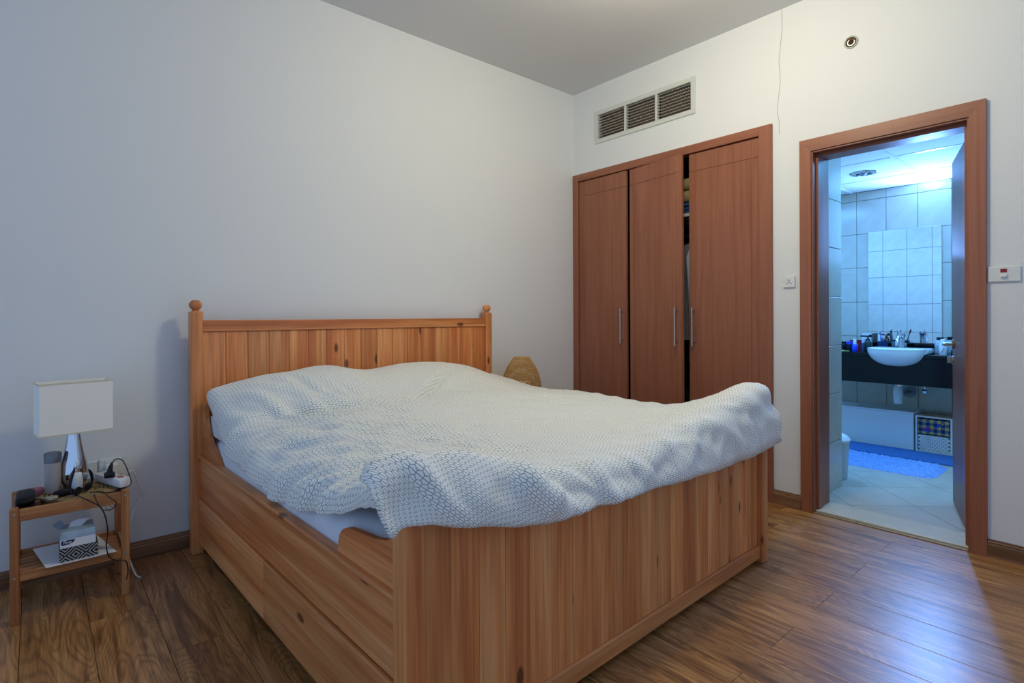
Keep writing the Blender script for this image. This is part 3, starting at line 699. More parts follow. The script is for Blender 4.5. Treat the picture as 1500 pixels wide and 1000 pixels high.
# local: x across, y = -(distance toward foot)
def bp(name, x0, x1, v0, v1, z0, z1, ax, bev=.003, parent=None, label=None):
    return obj(name, MB().box(x0, x1, -v1, -v0, z0, z1, bev, seg=2), PINE[ax], parent or bed, label=label)
def post(x0, x1, v0, v1, h, ball):
    o = obj('post', MB().box(x0, x1, -v1, -v0, 0, h, .007, seg=3), PINE['z'], bed)
    cx, cy = (x0 + x1) / 2, -(v0 + v1) / 2
    pf = [(.016, h - .002), (.016, h + .006)] + [(ball * math.cos(a), h + .006 + ball * .82 + ball * .88 * math.sin(a)) for a in [math.radians(d) for d in range(-65, 91, 11)]]
    obj('finial', MB().lathe([(max(r, .001), z) for r, z in pf], (cx, cy, 0), 20), PINE['z'], o, smooth=True)
post(0, .052, 0, .055, 1.132, .028); post(1.773, 1.825, 0, .055, 1.128, .028)
bp('top_rail', .052, 1.773, .008, .046, 1.036, 1.090, 'x')
n = 17; wv = (1.773 - .052) / n
for i in range(n):
    x = .052 + i * wv
    obj('headboard_board', MB().box(x + .0006, x + wv - .0006, -.036, -.016, .34, 1.036, .0025), PINE['z'], bed)
bp('headboard_lower_rail', .052, 1.773, .012, .042, .26, .34, 'x')
post(.024, .080, 1.820, 1.874, .700, .026); post(1.845, 1.899, 1.820, 1.874, .700, .026)
def ftop(u):                                                # dipped top edge of the footboard
    t = (u - .9625) / .8825; return .565 + .115 * abs(t) ** 1.7
n = 20; wv = (1.845 - .080) / n
for i in range(n):
    a, b_ = .080 + i * wv + .0006, .080 + (i + 1) * wv - .0006
    obj('footboard_board', MB().prism([(a, .078), (b_, .078), (b_, ftop(b_)), (a, ftop(a))], lambda x, z, t: (x, -t, z), 1.828, 1.848), PINE['z'], bed)
us_ = [.080 + i * (1.765) / 24 for i in range(25)]
obj('footboard_cap', MB().prism([(u, ftop(u)) for u in us_] + [(u, ftop(u) + .022) for u in us_[::-1]], lambda x, z, t: (x, -t, z), 1.822, 1.862), PINE['x'], bed)
bp('footboard_rail', .080, 1.845, 1.822, 1.860, .023, .080, 'x')
for s, (e0, e1, p0, p1) in enumerate(((.026, .062, .036, .056), (1.795, 1.831, 1.801, 1.821))):
    bp('side_rail', p0, p1, .055, 1.820, .262, .448, 'y')
    bp('ledge', e0, e1, .056, 1.819, .448, .463, 'y', .005)
xb0, xb1 = .044, .060
hb_ = [(.056, .463), (.056, .690), (.070, .708), (.088, .712), (.104, .700), (.118, .665), (.135, .618), (.165, .570), (.210, .538), (.265, .515), (.315, .492), (.352, .463)]
obj('head_bracket', MB().prism(hb_, lambda a, b_, t: (t, -a, b_), xb0, xb1), PINE['y'], bed)
obj('head_bracket', MB().prism(hb_, lambda a, b_, t: (t, -a, b_), 1.797, 1.813), PINE['y'], bed)
fb_ = [(1.497, .463), (1.499, .488), (1.508, .512), (1.528, .531), (1.56, .542), (1.62, .549), (1.70, .556), (1.76, .568), (1.819, .600), (1.819, .463)]
obj('foot_bracket', MB().prism(fb_, lambda a, b_, t: (t, -a, b_), xb0, xb1), PINE['y'], bed)
obj('foot_bracket', MB().prism(fb_, lambda a, b_, t: (t, -a, b_), 1.797, 1.813), PINE['y'], bed)
for v0, v1 in ((.058, .943), (.947, 1.817)):
    d = bp('drawer', .026, .045, v0, v1, .055, .2585, 'y', .004)
    obj('drawer_box', MB().box(.046, .60, -v1 + .02, -v0 - .02, .065, .24).box(.046, .06, -v1 + .02, -v0 - .02, .06, .25), PINE['y'], d)
bp('slat_base', .062, 1.795, .06, 1.815, .262, .285, 'x')
# mattress
def soft_box(x0, x1, y0, y1, z0, z1, bev, seg=5): return MB().box(x0, x1, y0, y1, z0, z1, bev, seg=seg)
mt = thing('mattress', 'mattress in a white fitted sheet on the pine bed', 'mattress', BO, BR)
P = []
NX, NY = 40, 70
for i in range(NY + 1):
    v_ = .065 + (1.815 - .065) * i / NY; r = []
    for j in range(-9, NX + 10):
        if j < 0: k = -j / 9; x = .064 - .010 * math.sin(k * 3) + .006 * noise.noise((v_ * 9, k * 2, 1.3)); z = .560 - k * .275; x += .045 * (1 - min(1, k * 3.2)) ** 2
        elif j > NX: k = (j - NX) / 9; x = 1.792; z = .560 - k * .275; x -= .045 * (1 - min(1, k * 3.2)) ** 2
        else: x = .109 + (1.747 - .109) * j / NX; z = .575 - .015 * (2 * abs(j / NX - .5)) ** 8 + .004 * noise.noise((x * 4, v_ * 4, 0))
        e = min(1, min(i, NY - i) / 3); z -= .015 * (1 - e) ** 2 if z > .5 else 0
        z += 0
        if 0 > j > -8: x += .007 * noise.noise((v_ * 14 + j * .6, j * .25, 4.)) - .002
        r.append((max(x, .0635), -v_, z))
    P.append(r)
mg = MB().grid(P); bmesh.ops.holes_fill(mg.bm, edges=[e for e in mg.bm.edges if e.is_boundary])
obj('fitted_sheet', mg, SHEET, mt, smooth='all')
pw = thing('pillow', 'white pillow peeping out under the duvet at the head of the bed', 'pillow', BO, BR)
mb = MB(); g = bmesh.ops.create_cube(mb.bm, size=1); bmesh.ops.subdivide_edges(mb.bm, edges=mb.bm.edges, cuts=15, use_grid_fill=True)
for v_ in mb.bm.verts:
    x, y, z = v_.co; ex = 1 - (2 * abs(x)) ** 4; ey = 1 - (2 * abs(y)) ** 4
    k = max(0, ex * ey) ** .5
    v_.co = (.415 + x * .70, -.275 + y * .33, .630 + (z * (.03 + .115 * k) if z > 0 else z * .14) + .004 * noise.noise((x * 9, y * 9, z)))
obj('pillow_case', mb, SHEET, pw, smooth='all')

# ------------------------------------------------------------------ duvet
dv = thing('duvet', 'white duvet printed with thin grey hexagons spread over the bed', 'duvet', BO, BR)
ucol = [.20, .36, .56, .76, 1.02, 1.35, 1.58, 1.74]
rows = [  # v, hemL(u,z), shoulderL(u,z), z at ucol..., edgeR(u,z), hemR(u,z)
 (.100, (.075, .700), (.085, .745), [.755, .770, .775, .755, .775, .760, .715, .690], (1.80, .655), (1.83, .55)),
 (.180, (.052, .715), (.060, .768), [.800, .822, .832, .800, .822, .808, .740, .705], (1.81, .665), (1.845, .52)),
 (.280, (.054, .655), (.066, .742), [.812, .835, .843, .812, .834, .815, .738, .695], (1.815, .655), (1.85, .50)),
 (.400, (.059, .580), (.085, .676), [.775, .812, .825, .800, .818, .790, .716, .680], (1.818, .645), (1.855, .48)),
 (.520, (.060, .522), (.085, .605), [.690, .745, .772, .765, .775, .750, .698, .668], (1.818, .638), (1.855, .46)),
 (.620, (.060, .516), (.085, .585), [.645, .690, .705, .708, .725, .715, .685, .663], (1.818, .635), (1.855, .45)),
 (.760, (.058, .505), (.083, .572), [.634, .680, .696, .702, .708, .695, .675, .660], (1.818, .632), (1.855, .44)),
 (.920, (.058, .480), (.082, .556), [.632, .672, .690, .696, .696, .682, .668, .656], (1.818, .630), (1.855, .43)),
 (1.100, (.058, .486), (.080, .560), [.630, .662, .680, .686, .684, .672, .662, .654], (1.818, .628), (1.855, .43)),
 (1.300, (.058, .518), (.080, .580), [.634, .655, .668, .674, .672, .664, .658, .652], (1.818, .630), (1.855, .44)),
 (1.480, (.056, .555), (.078, .610), [.650, .656, .656, .658, .660, .660, .660, .658], (1.82, .640), (1.86, .46)),
 (1.610, (.050, .605), (.068, .652), [.680, .664, .650, .648, .652, .664, .676, .684], (1.83, .665), (1.875, .50)),
 (1.720, (.043, .640), (.058, .692), [.706, .672, .648, .642, .650, .680, .708, .728], (1.845, .712), (1.90, .55)),
 (1.800, (.034, .665), (.042, .735), [.740, .690, .648, .638, .652, .700, .738, .770], (1.862, .760), (1.895, .67)),
 (1.834, (-.005, .715), (.004, .768), [.748, .692, .647, .636, .651, .702, .743, .775], (1.866, .772), (1.900, .72)),
 (1.852, (-.056, .748), (-.018, .782), [.752, .694, .646, .634, .650, .704, .746, .778], (1.866, .776), (1.905, .735)),
 (1.884, (-.066, .742), (-.020, .762), [.728, .672, .626, .616, .634, .684, .724, .756], (1.868, .756), (1.912, .715)),
 (1.902, (-.060, .705), (-.015, .715), [.682, .635, .596, .586, .598, .632, .662, .684], (1.875, .690), (1.926, .655)),
 (1.910, (-.048, .668), (-.005, .675), [.640, .598, .568, .560, .562, .576, .590, .604], (1.88, .612), (1.942, .585)),
 (1.908, (-.036, .642), (.020, .653), [.608, .570, .550, .543, .533, .520, .519, .524], (1.885, .532), (1.960, .532)),
]
ctrl = []
for v_, hl, sl, zz, er, hr in rows:
    front = v_ > 1.88 and zz[3] < .63
    pts = [(hl[0], v_, hl[1]), (sl[0], v_, sl[1])]
    vf = v_
    for u, z in zip(ucol, zz): pts.append((u, vf, z))
    pts += [(er[0], v_, er[1]), (hr[0], v_, hr[1])]
    ctrl.append(pts)
NU, NV = 190, 210
# non-uniform sampling in u so cells stay even
cp = np.array(ctrl)                                         # rows, cols, 3
nc_ = cp.shape[1]
lin_u = []
lens = np.linalg.norm(np.diff(cp[8], axis=0), axis=1); cum = np.concatenate([[0], np.cumsum(lens)]); cum /= cum[-1]
lensv = np.linalg.norm(np.diff(cp[:, 5], axis=0), axis=1); cumv = np.concatenate([[0], np.cumsum(lensv)]); cumv /= cumv[-1]
def params(cumx, N):
    t = np.linspace(0, 1, N); return np.interp(t, cumx, np.arange(len(cumx)))
def cr_eval(A, ts):
    k = A.shape[0]; out = []
    for t in ts:
        a = min(int(t), k - 2); f = t - a
        p0, p1, p2, p3 = A[max(a - 1, 0)], A[a], A[a + 1], A[min(a + 2, k - 1)]
        # monotone-ish tangents (limited) to avoid ringing
        out.append(.5 * (2 * p1 + (p2 - p0) * f + (2 * p0 - 5 * p1 + 4 * p2 - p3) * f * f + (3 * p1 - p0 - 3 * p2 + p3) * f ** 3))
    return np.array(out)
G = cr_eval(cp, params(cumv, NV))                           # NV, cols, 3
G = np.transpose(cr_eval(np.transpose(G, (1, 0, 2)), params(cum, NU)), (1, 0, 2))   # NV, NU, 3
base = G.copy()
du = np.gradient(G, axis=1); dvv = np.gradient(G, axis=0)
Nn = np.cross(dvv, du); Nn /= np.linalg.norm(Nn, axis=2, keepdims=True) + 1e-9
if Nn[NV // 2, NU // 2, 2] < 0: Nn = -Nn
arcv = np.concatenate([np.zeros((1, NU)), np.cumsum(np.linalg.norm(np.diff(base, axis=0), axis=2), axis=0)])
def sst(a, b_, x):
    t = min(1, max(0, (x - a) / (b_ - a))); return t * t * (3 - 2 * t)
D = np.zeros((NV, NU))
for i in range(NV):
    for j in range(NU):
        u, v_, z = base[i, j]; s = arcv[i, j]
        d = .010 * noise.noise((u * 3.2, s * 4.0, .5)) + .005 * noise.noise((u * 9, s * 9, 3.1))
        # long soft wrinkles running across the bed
        q = noise.noise((u * 2.0 + s * 2.2, (s - u * .45) * 9, 7.7)); d += .010 * (1 - abs(q) * 2.2) * sst(.5, .8, s)
        # left part: radiating creases
        lw = (1 - sst(.35, .75, u)) * sst(.25, .5, v_) * (1 - sst(1.5, 1.7, v_))
        q = noise.noise(((u * .45 + s * .9) * 3.0, (u * .9 - s * .45) * 13, 2.2)); d += lw * .024 * (.6 - abs(q) * 1.9)
        q = noise.noise(((u * .7 + s * .7) * 7, (u * .8 - s * .6) * 24, 6.2)); d += (lw * .8 + .35 * sst(.3, .6, s)) * .010 * (.5 - abs(q) * 2)
        # crease in front of the pillows
        vc = .66 - .05 * math.sin(u * 5.5) - .28 * sst(.6, 1.5, u) - .10 * (1 - sst(.1, .4, u))
        d += -.030 * math.exp(-((v_ - vc) / .022) ** 2) * sst(.12, .3, u) * (1 - sst(.9, 1.35, u)) + .012 * math.exp(-((v_ - vc + .05) / .035) ** 2) * (1 - sst(.9, 1.35, u))
        # folds of the hanging front
        fw = sst(1.80, 1.90, v_) * (0 if z > .80 else 1)
        fw *= 1 - .7 * sst(arcv[-1, j] - .07, arcv[-1, j], s)
        if fw > 0:
            k = (s - 1.9) * 1.0
            diag = u * 1.0 - (.60 - (z - .55) * .0) * 0 - (.78 - z) * .75
            f1 = math.sin(diag * 26 + 2.2 * noise.noise((u * 3, z * 4, 9.))); f1 = max(0, f1) ** 1.5
            en = math.exp(-((u - .42) / .42) ** 2)
            d += fw * (.046 * f1 * en - .014)
            q = noise.noise((u * 6 - z * 5, z * 7 + u * 2, 5.5)); d += fw * .020 * (.5 - abs(q) * 1.8)
            q = noise.noise((u * 13, z * 13, 8.5)); d += fw * .005 * q
        # pinned to what it rests on at hems
        D[i, j] = d
G = base + Nn * D[..., None]
me = bpy.data.meshes.new('cover')
vs = [(float(p[0]), float(-p[1]), float(p[2])) for p in G.reshape(-1, 3)]
fs = [(i * NU + j, i * NU + j + 1, (i + 1) * NU + j + 1, (i + 1) * NU + j) for i in range(NV - 1) for j in range(NU - 1)]
me.from_pydata(vs, [], fs)
uvl = me.uv_layers.new(name='UVMap')
arcu = np.concatenate([np.zeros((NV, 1)), np.cumsum(np.linalg.norm(np.diff(base, axis=1), axis=2), axis=1)], axis=1)
arcu = arcu - arcu[:, NU // 2:NU // 2 + 1]
UVa = np.stack([arcu, arcv], -1).reshape(-1, 2)
buf = np.zeros(len(me.loops) * 2, 'f'); li = np.zeros(len(me.loops), 'i'); me.loops.foreach_get('vertex_index', li)
buf[0::2] = UVa[li, 0]; buf[1::2] = UVa[li, 1]; uvl.data.foreach_set('uv', buf)
for p in me.polygons: p.use_smooth = True
me.materials.append(DUVET)
dc = obj('cover', me, None, dv)
so = dc.modifiers.new('thickness', 'SOLIDIFY'); so.thickness = .010; so.offset = -1

# ================================================================== NIGHTSTAND
NX0, NX1, NY0, NY1 = -3.362, -3.006, -.388, -.112
ns = thing('side_table', 'small bamboo side table with slatted shelf left of the bed', 'table', ((NX0 + NX1) / 2, (NY0 + NY1) / 2, 0))
hw, hd_ = (NX1 - NX0) / 2, (NY1 - NY0) / 2
LT = .026
for sx_ in (-1, 1):
    for sy_ in (-1, 1):
        x0, x1 = sorted((sx_ * hw, sx_ * (hw - LT))); y0, y1 = sorted((sy_ * hd_, sy_ * (hd_ - LT)))
        lg = obj('leg', MB().box(x0, x1, y0, y1, 0, .418, .003), BAMBOO['z'], ns)
        if sy_ < 0:
            for z in (.398, .168): obj('bolt', MB().tube([((x0 + x1) / 2, y0 - .0015, z), ((x0 + x1) / 2, y0 + .004, z)], .0045, 8), STEEL, lg)
xi, yi = hw - LT, hd_ - LT
for y0 in (-hd_ + .004, hd_ - .018):
    obj('apron', MB().box(-xi, xi, y0, y0 + .014, .368, .412, .002), BAMBOO['x'], ns)
    obj('shelf_rail', MB().box(-xi, xi, y0, y0 + .014, .150, .184, .002), BAMBOO['x'], ns)
for x0 in (-hw + .004, hw - .018):
    obj('apron', MB().box(x0, x0 + .014, -yi, yi, .368, .412, .002), BAMBOO['y'], ns)
    obj('shelf_rail', MB().box(x0, x0 + .014, -yi, yi, .150, .184, .002), BAMBOO['y'], ns)
obj('table_top', MB().box(-hw + .018, hw - .018, -hd_ + .018, hd_ - .018, .376, .386, .001), BAMBOO['x'], ns)
for i in range(6):
    y0 = -hd_ + .022 + i * (2 * hd_ - .044) / 6
    obj('shelf_slat', MB().box(-hw + .018, hw - .018, y0 + .003, y0 + (2 * hd_ - .044) / 6 - .006, .160, .170, .002), BAMBOO['x'], ns)
nx, ny = (NX0 + NX1) / 2, (NY0 + NY1) / 2
TZ = .3865
# second table, behind the bed, carrying the woven lamp
def copy_tree(o, p=None):
    c = o.copy(); C.objects.link(c); c.parent = p
    for ch in [x for x in bpy.data.objects if x.parent == o and x is not c]: copy_tree(ch, c)
    return c
ns2 = copy_tree(ns); ns2.location = (-.66, -.32, 0); ns2['label'] = 'bamboo side table behind the bed carrying the woven lamp'
ns['group'] = ns2['group'] = 'bamboo bedside tables'
# woven placemat
pm = thing('woven_placemat', 'round woven straw placemat under the things on the side table', 'placemat', (nx + .035, ny, TZ))
STRAW = plain('straw', '#a8885c', .85, var=.5, bscale=130)
mb = MB()
for k in range(9):
    rr = .008 + .0145 * k; ns_ = max(10, int(rr * 300))
    pts = []
    for q in range(ns_):
        a = 2 * PI * q / ns_; r2 = rr
        pts.append((r2 * math.cos(a), r2 * .93 * math.sin(a), .022 + .0035 * math.sin(a * 14 + k)))
    mb.tube(pts, .0075, 5, True)
o = obj('coils', mb, STRAW, pm, smooth='all')
obj('backing', MB().lathe([(.125, .0), (.128, .012), (.120, .016)], seg=28, sy=.93), STRAW, pm)
PZ = TZ + .031
# table lamp
lp = thing('table_lamp', 'table lamp with rectangular white shade and chrome pear base', 'lamp', (-3.172, -.205, PZ))
bz = .645 - PZ
prof = [(.030, 0), (.034, .004), (.044, .035), (.0465, .065), (.043, .10), (.034, .14), (.027, .18), (.0235, .205), (.022, .222), (.018, .224)]
obj('base', MB().lathe(prof, seg=36), CHROME, lp, smooth=True)
obj('neck', MB().lathe([(.009, .222), (.009, .245), (.012, .246), (.012, .275), (.008, .276)], seg=16), STEEL, lp, smooth=True)
sh = MB(); sw, sd = .232, .105; z0, z1 = .650 - PZ, .852 - PZ; Rz = Matrix.Rotation(math.radians(9), 4, 'Z')
t = .003
for a in ((-sw / 2, sw / 2, -sd / 2, -sd / 2 + t), (-sw / 2, sw / 2, sd / 2 - t, sd / 2), (-sw / 2, -sw / 2 + t, -sd / 2 + t, sd / 2 - t), (sw / 2 - t, sw / 2, -sd / 2 + t, sd / 2 - t)):
    sh.box(a[0], a[1], a[2], a[3], z0, z1, .0008, Matrix.Translation((0, -.05, 0)) @ Rz)
shd = obj('shade', sh, LINEN, lp)
M_ = Matrix.Translation((0, -.05, 0)) @ Rz
HEM = plain('shade_hem', '#d8cfb2', .85)
for zz in (z0 - .0005, z1 - .0055):
    hm = MB()
    for a in ((-sw / 2 - .001, sw / 2 + .001, -sd / 2 - .001, -sd / 2 + .001), (-sw / 2 - .001, sw / 2 + .001, sd / 2 - .001, sd / 2 + .001), (-sw / 2 - .001, -sw / 2 + .001, -sd / 2, sd / 2), (sw / 2 - .001, sw / 2 + .001, -sd / 2, sd / 2)):
        hm.box(a[0], a[1], a[2], a[3], zz, zz + .006, 0, M_)
    obj('hem_tape', hm, HEM, shd)
sp_ = MB()
for p in ((-sw / 2 + .003, 0), (sw / 2 - .003, 0)):
    sp_.tube([M_ @ Vector((p[0], 0, z0 + .03)), M_ @ Vector((0, .05, z0 + .03))], .002, 6)
obj('shade_carrier', sp_, STEEL, lp)
# jar bottle
jr = thing('glass_bottle', 'clear glass bottle with wide grey lid standing left of the lamp base', 'bottle', (-3.238, -.225, PZ))
obj('body', MB().lathe([(.024, 0), (.0265, .004), (.0265, .118), (.0240, .118), (.0240, .006)], seg=28), plain('smoky_glass', '#c9bdb8', .12, trans=.25, ior=1.3), jr, smooth=True)
obj('contents', MB().lathe([(.0235, .006), (.0235, .085)], seg=24), plain('pinkish_bath_salt', '#b09a95', .5, var=.3, bscale=80), jr, smooth=True)
obj('lid', MB().lathe([(.0275, .118), (.0280, .152), (.0255, .156), (.0, .1562)], seg=28, cap=False), plain('grey_lid', '#6f7378', .35, .6), jr, smooth=True)
# black case
bc = thing('black_case', 'glossy black rounded case at the left corner of the side table', 'case', (-3.318, -.285, TZ + .0005))
obj('body', MB().box(-.028, .026, -.080, .075, 0, .028, .012, seg=3), plain('case_black', '#050506', .6, spec=.25), bc, smooth=True)
obj('lid', MB().box(-.029, .027, -.082, .076, .029, .058, .014, seg=3), plain('case_lid_black', '#050506', .5, spec=.3), bc, smooth=True)
pk = thing('pink_pouch', 'small pink pouch at the back left of the side table', 'pouch', (-3.298, -.150, TZ + .0005))
obj('body', MB().box(-.030, .034, -.025, .022, 0, .040, .012, seg=3), plain('pink_cloth', '#c4737c', .8), pk, smooth=True)
# wrist watch
wt = thing('wrist_watch', 'beige woven strap watch lying at the front of the side table', 'watch', (-3.243, -.335, PZ))
obj('case', MB().lathe([(.014, 0), (.019, .002), (.019, .009), (.016, .011), (.002, .0115)], seg=22), plain('pale_dial', '#b3aa90', .3, .3), wt, smooth=True)
st_ = MB()
for k in range(9): st_.box(-.008, .008, -.004, .004, -.0035, .0035, .002, Matrix.Translation((-.022 - .0078 * k, .010 + .0065 * k, .005 + .003 * math.sin(k))) @ Matrix.Rotation(-.7, 4, 'Z'))
o = obj('strap', st_, plain('woven_strap', '#a8977a', .7, var=.4, bscale=150), wt)
# sunglasses upside down, temples up
sg = thing('sunglasses', 'dark sunglasses lying upside down with temples pointing up in front of the lamp', 'glasses', (-3.150, -.318, PZ), math.radians(56))
fmx = MB()
for s_ in (-1, 1):
    fmx.tube([(s_ * .030 + .025 * math.cos(a), .004 * math.cos(a), .016 + .014 * math.sin(a)) for a in [2 * PI * k / 20 for k in range(20)]], .0028, 6, True)
fmx.tube([(-.006, -.002, .020), (.006, -.002, .020)], .003, 6)
obj('front_frame', fmx, BLACKP, sg, smooth=True)
for s_ in (-1, 1):
    obj('lens', MB().prism([(s_ * .030 + .024 * math.cos(2 * PI * k / 20), .016 + .013 * math.sin(2 * PI * k / 20)) for k in range(20)], lambda a, b_, t: (a, t, b_), -.001, .001), plain('tinted_lens', '#15161a', .08), sg)
NAVY = plain('navy_temple', '#070a18', .35)
obj('temple', MB().tube(cat_rom([(-.056, .004, .010), (-.058, .010, .045), (-.052, .006, .082), (-.042, .000, .112)], 14), [.0035] * 4 + [.0045, .0052, .0056, .0058, .0058, .0056, .0052, .0045, .003, .0015], 8), NAVY, sg, smooth=True)
obj('temple', MB().tube(cat_rom([(.056, .004, .010), (.062, .002, .032), (.060, .004, .058), (.050, .008, .080)], 14), [.0035] * 4 + [.0045, .0052, .0056, .0058, .0058, .0056, .0052, .0045, .003, .0015], 8), NAVY, sg, smooth=True)
bk = thing('black_charger', 'flat black charger block lying between the watch and the sunglasses', 'charger', (-3.205, -.300, PZ), math.radians(14))
obj('body', MB().box(-.030, .028, -.018, .018, 0, .018, .004, seg=2), plain('matt_black', '#070708', .55, spec=.3), bk, smooth=True)
obj('port', MB().box(.0275, .029, -.006, .006, .006, .012), STEEL, bk)
# white pill bottle in front of base
bottle_z = PZ
wbt = thing('white_bottle', 'white plastic bottle standing in front of the chrome lamp base', 'bottle', (-3.166, -.274, PZ))
obj('body', MB().lathe([(.018, 0), (.0195, .003), (.0195, .045), (.0185, .050)], seg=22), plain('milk_plastic', '#c9ccd2', .4), wbt, smooth=True)
obj('cap', MB().lathe([(.0165, .0505), (.0170, .070), (.0155, .072)], seg=22), WHITEP, wbt, smooth=True)
# power strip with plug
ps = thing('power_strip', 'white power strip lying on the right side of the side table', 'power strip', (-3.048, -.240, PZ), math.radians(-70))
pso = obj('housing', MB().box(-.100, .105, -.024, .024, 0, .034, .006, seg=2), plain('strip_white', '#e6e6e4', .35), ps, smooth=True)
obj('rocker', MB().box(.055, .072, -.010, .010, .033, .038, .002), plain('red_rocker', '#c0483c', .3), ps, label='small red rocker switch')
for k in range(3): obj('socket', MB().lathe([(.016, .0335), (.0165, .0348), (.015, .0349), (.004, .0346)], (-.065 + .045 * k, 0, 0), 16), plain('socket_grey', '#c4c4c2', .5), ps, smooth=True)
pg = thing('black_plug', 'black plug standing in the white power strip', 'plug', (-3.062, -.282, PZ + .0355))
obj('body', MB().box(-.018, .018, -.014, .014, 0, .022, .005, seg=2).tube([(.0, 0, .020), (.004, .004, .040), (.010, .010, .058)], [.011, .008, .004], 10), BLACKP, pg, smooth=True)
def cable(name, label, pts, r, m, n=60):
    o = obj(name, MB().tube(cat_rom(pts, n), r, 6), m, smooth='all'); return tag(o, label, 'cable')
cz = PZ + .092
cable('black_plug_cable', 'black cable arching from the plug over the table edge', [(-3.052, -.272, cz - .002), (-3.040, -.270, cz + .012), (-3.018, -.290, cz + .006), (-3.002, -.330, cz - .040), (-2.998, -.362, PZ + .018), (-3.025, -.392, PZ + .008), (-3.070, -.398, PZ + .004), (-3.105, -.385, PZ + .012), (-3.125, -.360, PZ + .006)], .0022, BLACKP)
cable('charging_cable', 'black charging cable hanging down the front of the side table', [(-3.176, -.318, PZ + .010), (-3.165, -.372, PZ + .005), (-3.125, -.398, .395), (-3.100, -.402, .372), (-3.085, -.402, .33), (-3.078, -.402, .27), (-3.083, -.402, .22), (-3.072, -.404, .170), (-3.040, -.404, .150), (-3.020, -.404, .140), (-3.014, -.406, .100), (-3.020, -.408, .07)], .0022, BLACKP)
cable('looped_cable', 'thin black cable loop hanging over the table front edge', [(-3.130, -.350, PZ + .006), (-3.095, -.385, PZ + .006), (-3.070, -.400, .402), (-3.050, -.402, .378), (-3.062, -.402, .358), (-3.092, -.402, .360), (-3.108, -.401, .388), (-3.120, -.392, PZ + .006)], .0017, BLACKP)
cable('white_mains_cable', 'white mains cable hanging down between side table and bed', [(-2.985, -.165, PZ + .018), (-2.965, -.15, PZ + .014), (-2.945, -.13, .36), (-2.930, -.12, .30), (-2.955, -.12, .27), (-2.975, -.14, .22), (-2.985, -.15, .15), (-2.988, -.17, .08), (-2.970, -.22, .012), (-2.955, -.26, .0045)], .0035, WHITEP)
cable('beige_cable_loop', 'coiled beige cable hanging under the side table top', [(-3.12, -.12, .37), (-3.07, -.13, .345), (-3.045, -.13, .335), (-3.03, -.13, .30), (-3.05, -.13, .275), (-3.065, -.13, .30), (-3.05, -.13, .335), (-3.03, -.13, .345), (-3.02, -.13, .32), (-3.035, -.13, .285), (-3.05, -.13, .30)], .0018, plain('beige_flex', '#a89878', .6))
# wall sockets behind
for nm, lb, x0, x1, z0, z1 in (('socket_outlet', 'white double wall socket behind the power strip', -3.078, -2.994, .400, .478), ('blank_plate', 'white blank wall plate left of the double socket', -3.160, -3.086, .400, .474)):
    t_ = thing(nm, lb, 'socket', ((x0 + x1) / 2, -.02, (z0 + z1) / 2)); a, b_ = (x1 - x0) / 2, (z1 - z0) / 2
    obj('plate', MB().box(-a, a, -.010, 0, -b_, b_, .003, seg=2), WHITEP, t_)
    if nm == 'socket_outlet':
        obj('plug', MB().box(-.022, .024, -.045, -.009, -.030, .018, .006, seg=2), WHITEP, t_)
        for s_ in (-1, 1): obj('rocker', MB().box(s_ * .018 - .006, s_ * .018 + .006, -.013, -.009, .022, .034, .001), WHITEP, t_)
# things on the shelf
SZ_ = .1705
pp = thing('paper_sheet', 'white sheet of paper lying slanted on the slatted shelf', 'paper', (0, 0, SZ_ + .0145))
obj('sheet', MB().prism([(-3.300, -.150), (-3.262, -.402), (-3.050, -.396), (-3.095, -.140)], lambda x, y, t: (x, y, t), 0, .0012), PAPER, pp)
def diamond():
    m, n, l, b = new_mat('black_white_diamonds'); tc = n.new('ShaderNodeTexCoord'); sp = n.new('ShaderNodeSeparateXYZ'); l.new(tc.outputs['Object'], sp.inputs[0])
    def M(op, a, bb=None):
        x = n.new('ShaderNodeMath'); x.operation = op
        for i, q in enumerate((a, bb)):
            if q is None: continue
            if isinstance(q, (int, float)): x.inputs[i].default_value = q
            else: l.new(q, x.inputs[i])
        return x.outputs[0]
    h = M('ADD', sp.outputs['X'], M('MULTIPLY', sp.outputs['Y'], .9))
    tri = lambda o, s, ph: M('ABSOLUTE', M('SUBTRACT', M('FRACT', M('ADD', M('MULTIPLY', o, s), ph)), .5))
    d = M('ADD', tri(h, 16, .5), tri(sp.outputs['Z'], 16, .15))
    g = M('GREATER_THAN', M('FRACT', M('MULTIPLY', d, 5.0)), .62)
    rp = n.new('ShaderNodeValToRGB'); rp.color_ramp.interpolation = 'CONSTANT'; e = rp.color_ramp.elements
    e[0].color = rgb('#111114'); e[1].position = .5; e[1].color = rgb('#a5a5a3')
    l.new(g, rp.inputs[0]); l.new(rp.outputs[0], b.inputs['Base Color']); b.inputs['Roughness'].default_value = .6; return m
tbx = thing('patterned_box', 'small black box with white diamond pattern on the lower shelf', 'box', (-3.165, -.330, SZ_ + .0160))
DM = diamond(); s_ = .058
bxm = MB()
for a in ((-s_, s_, -s_, -s_ + .003), (-s_, s_, s_ - .003, s_), (-s_, -s_ + .003, -s_ + .003, s_ - .003), (s_ - .003, s_, -s_ + .003, s_ - .003)): bxm.box(a[0], a[1], a[2], a[3], 0, .052)
obj('sides', bxm, DM, tbx); obj('bottom', MB().box(-s_ + .003, s_ - .003, -s_ + .003, s_ - .003, 0, .003), BLACKP, tbx)
tpk = thing('tissue_pack', 'white and pale blue facial tissue pack lying in the patterned box', 'tissues', (-3.168, -.330, SZ_ + .0195))
FILM = plain('printed_film', '#a9c0cf', .18, var=.35, bscale=22)
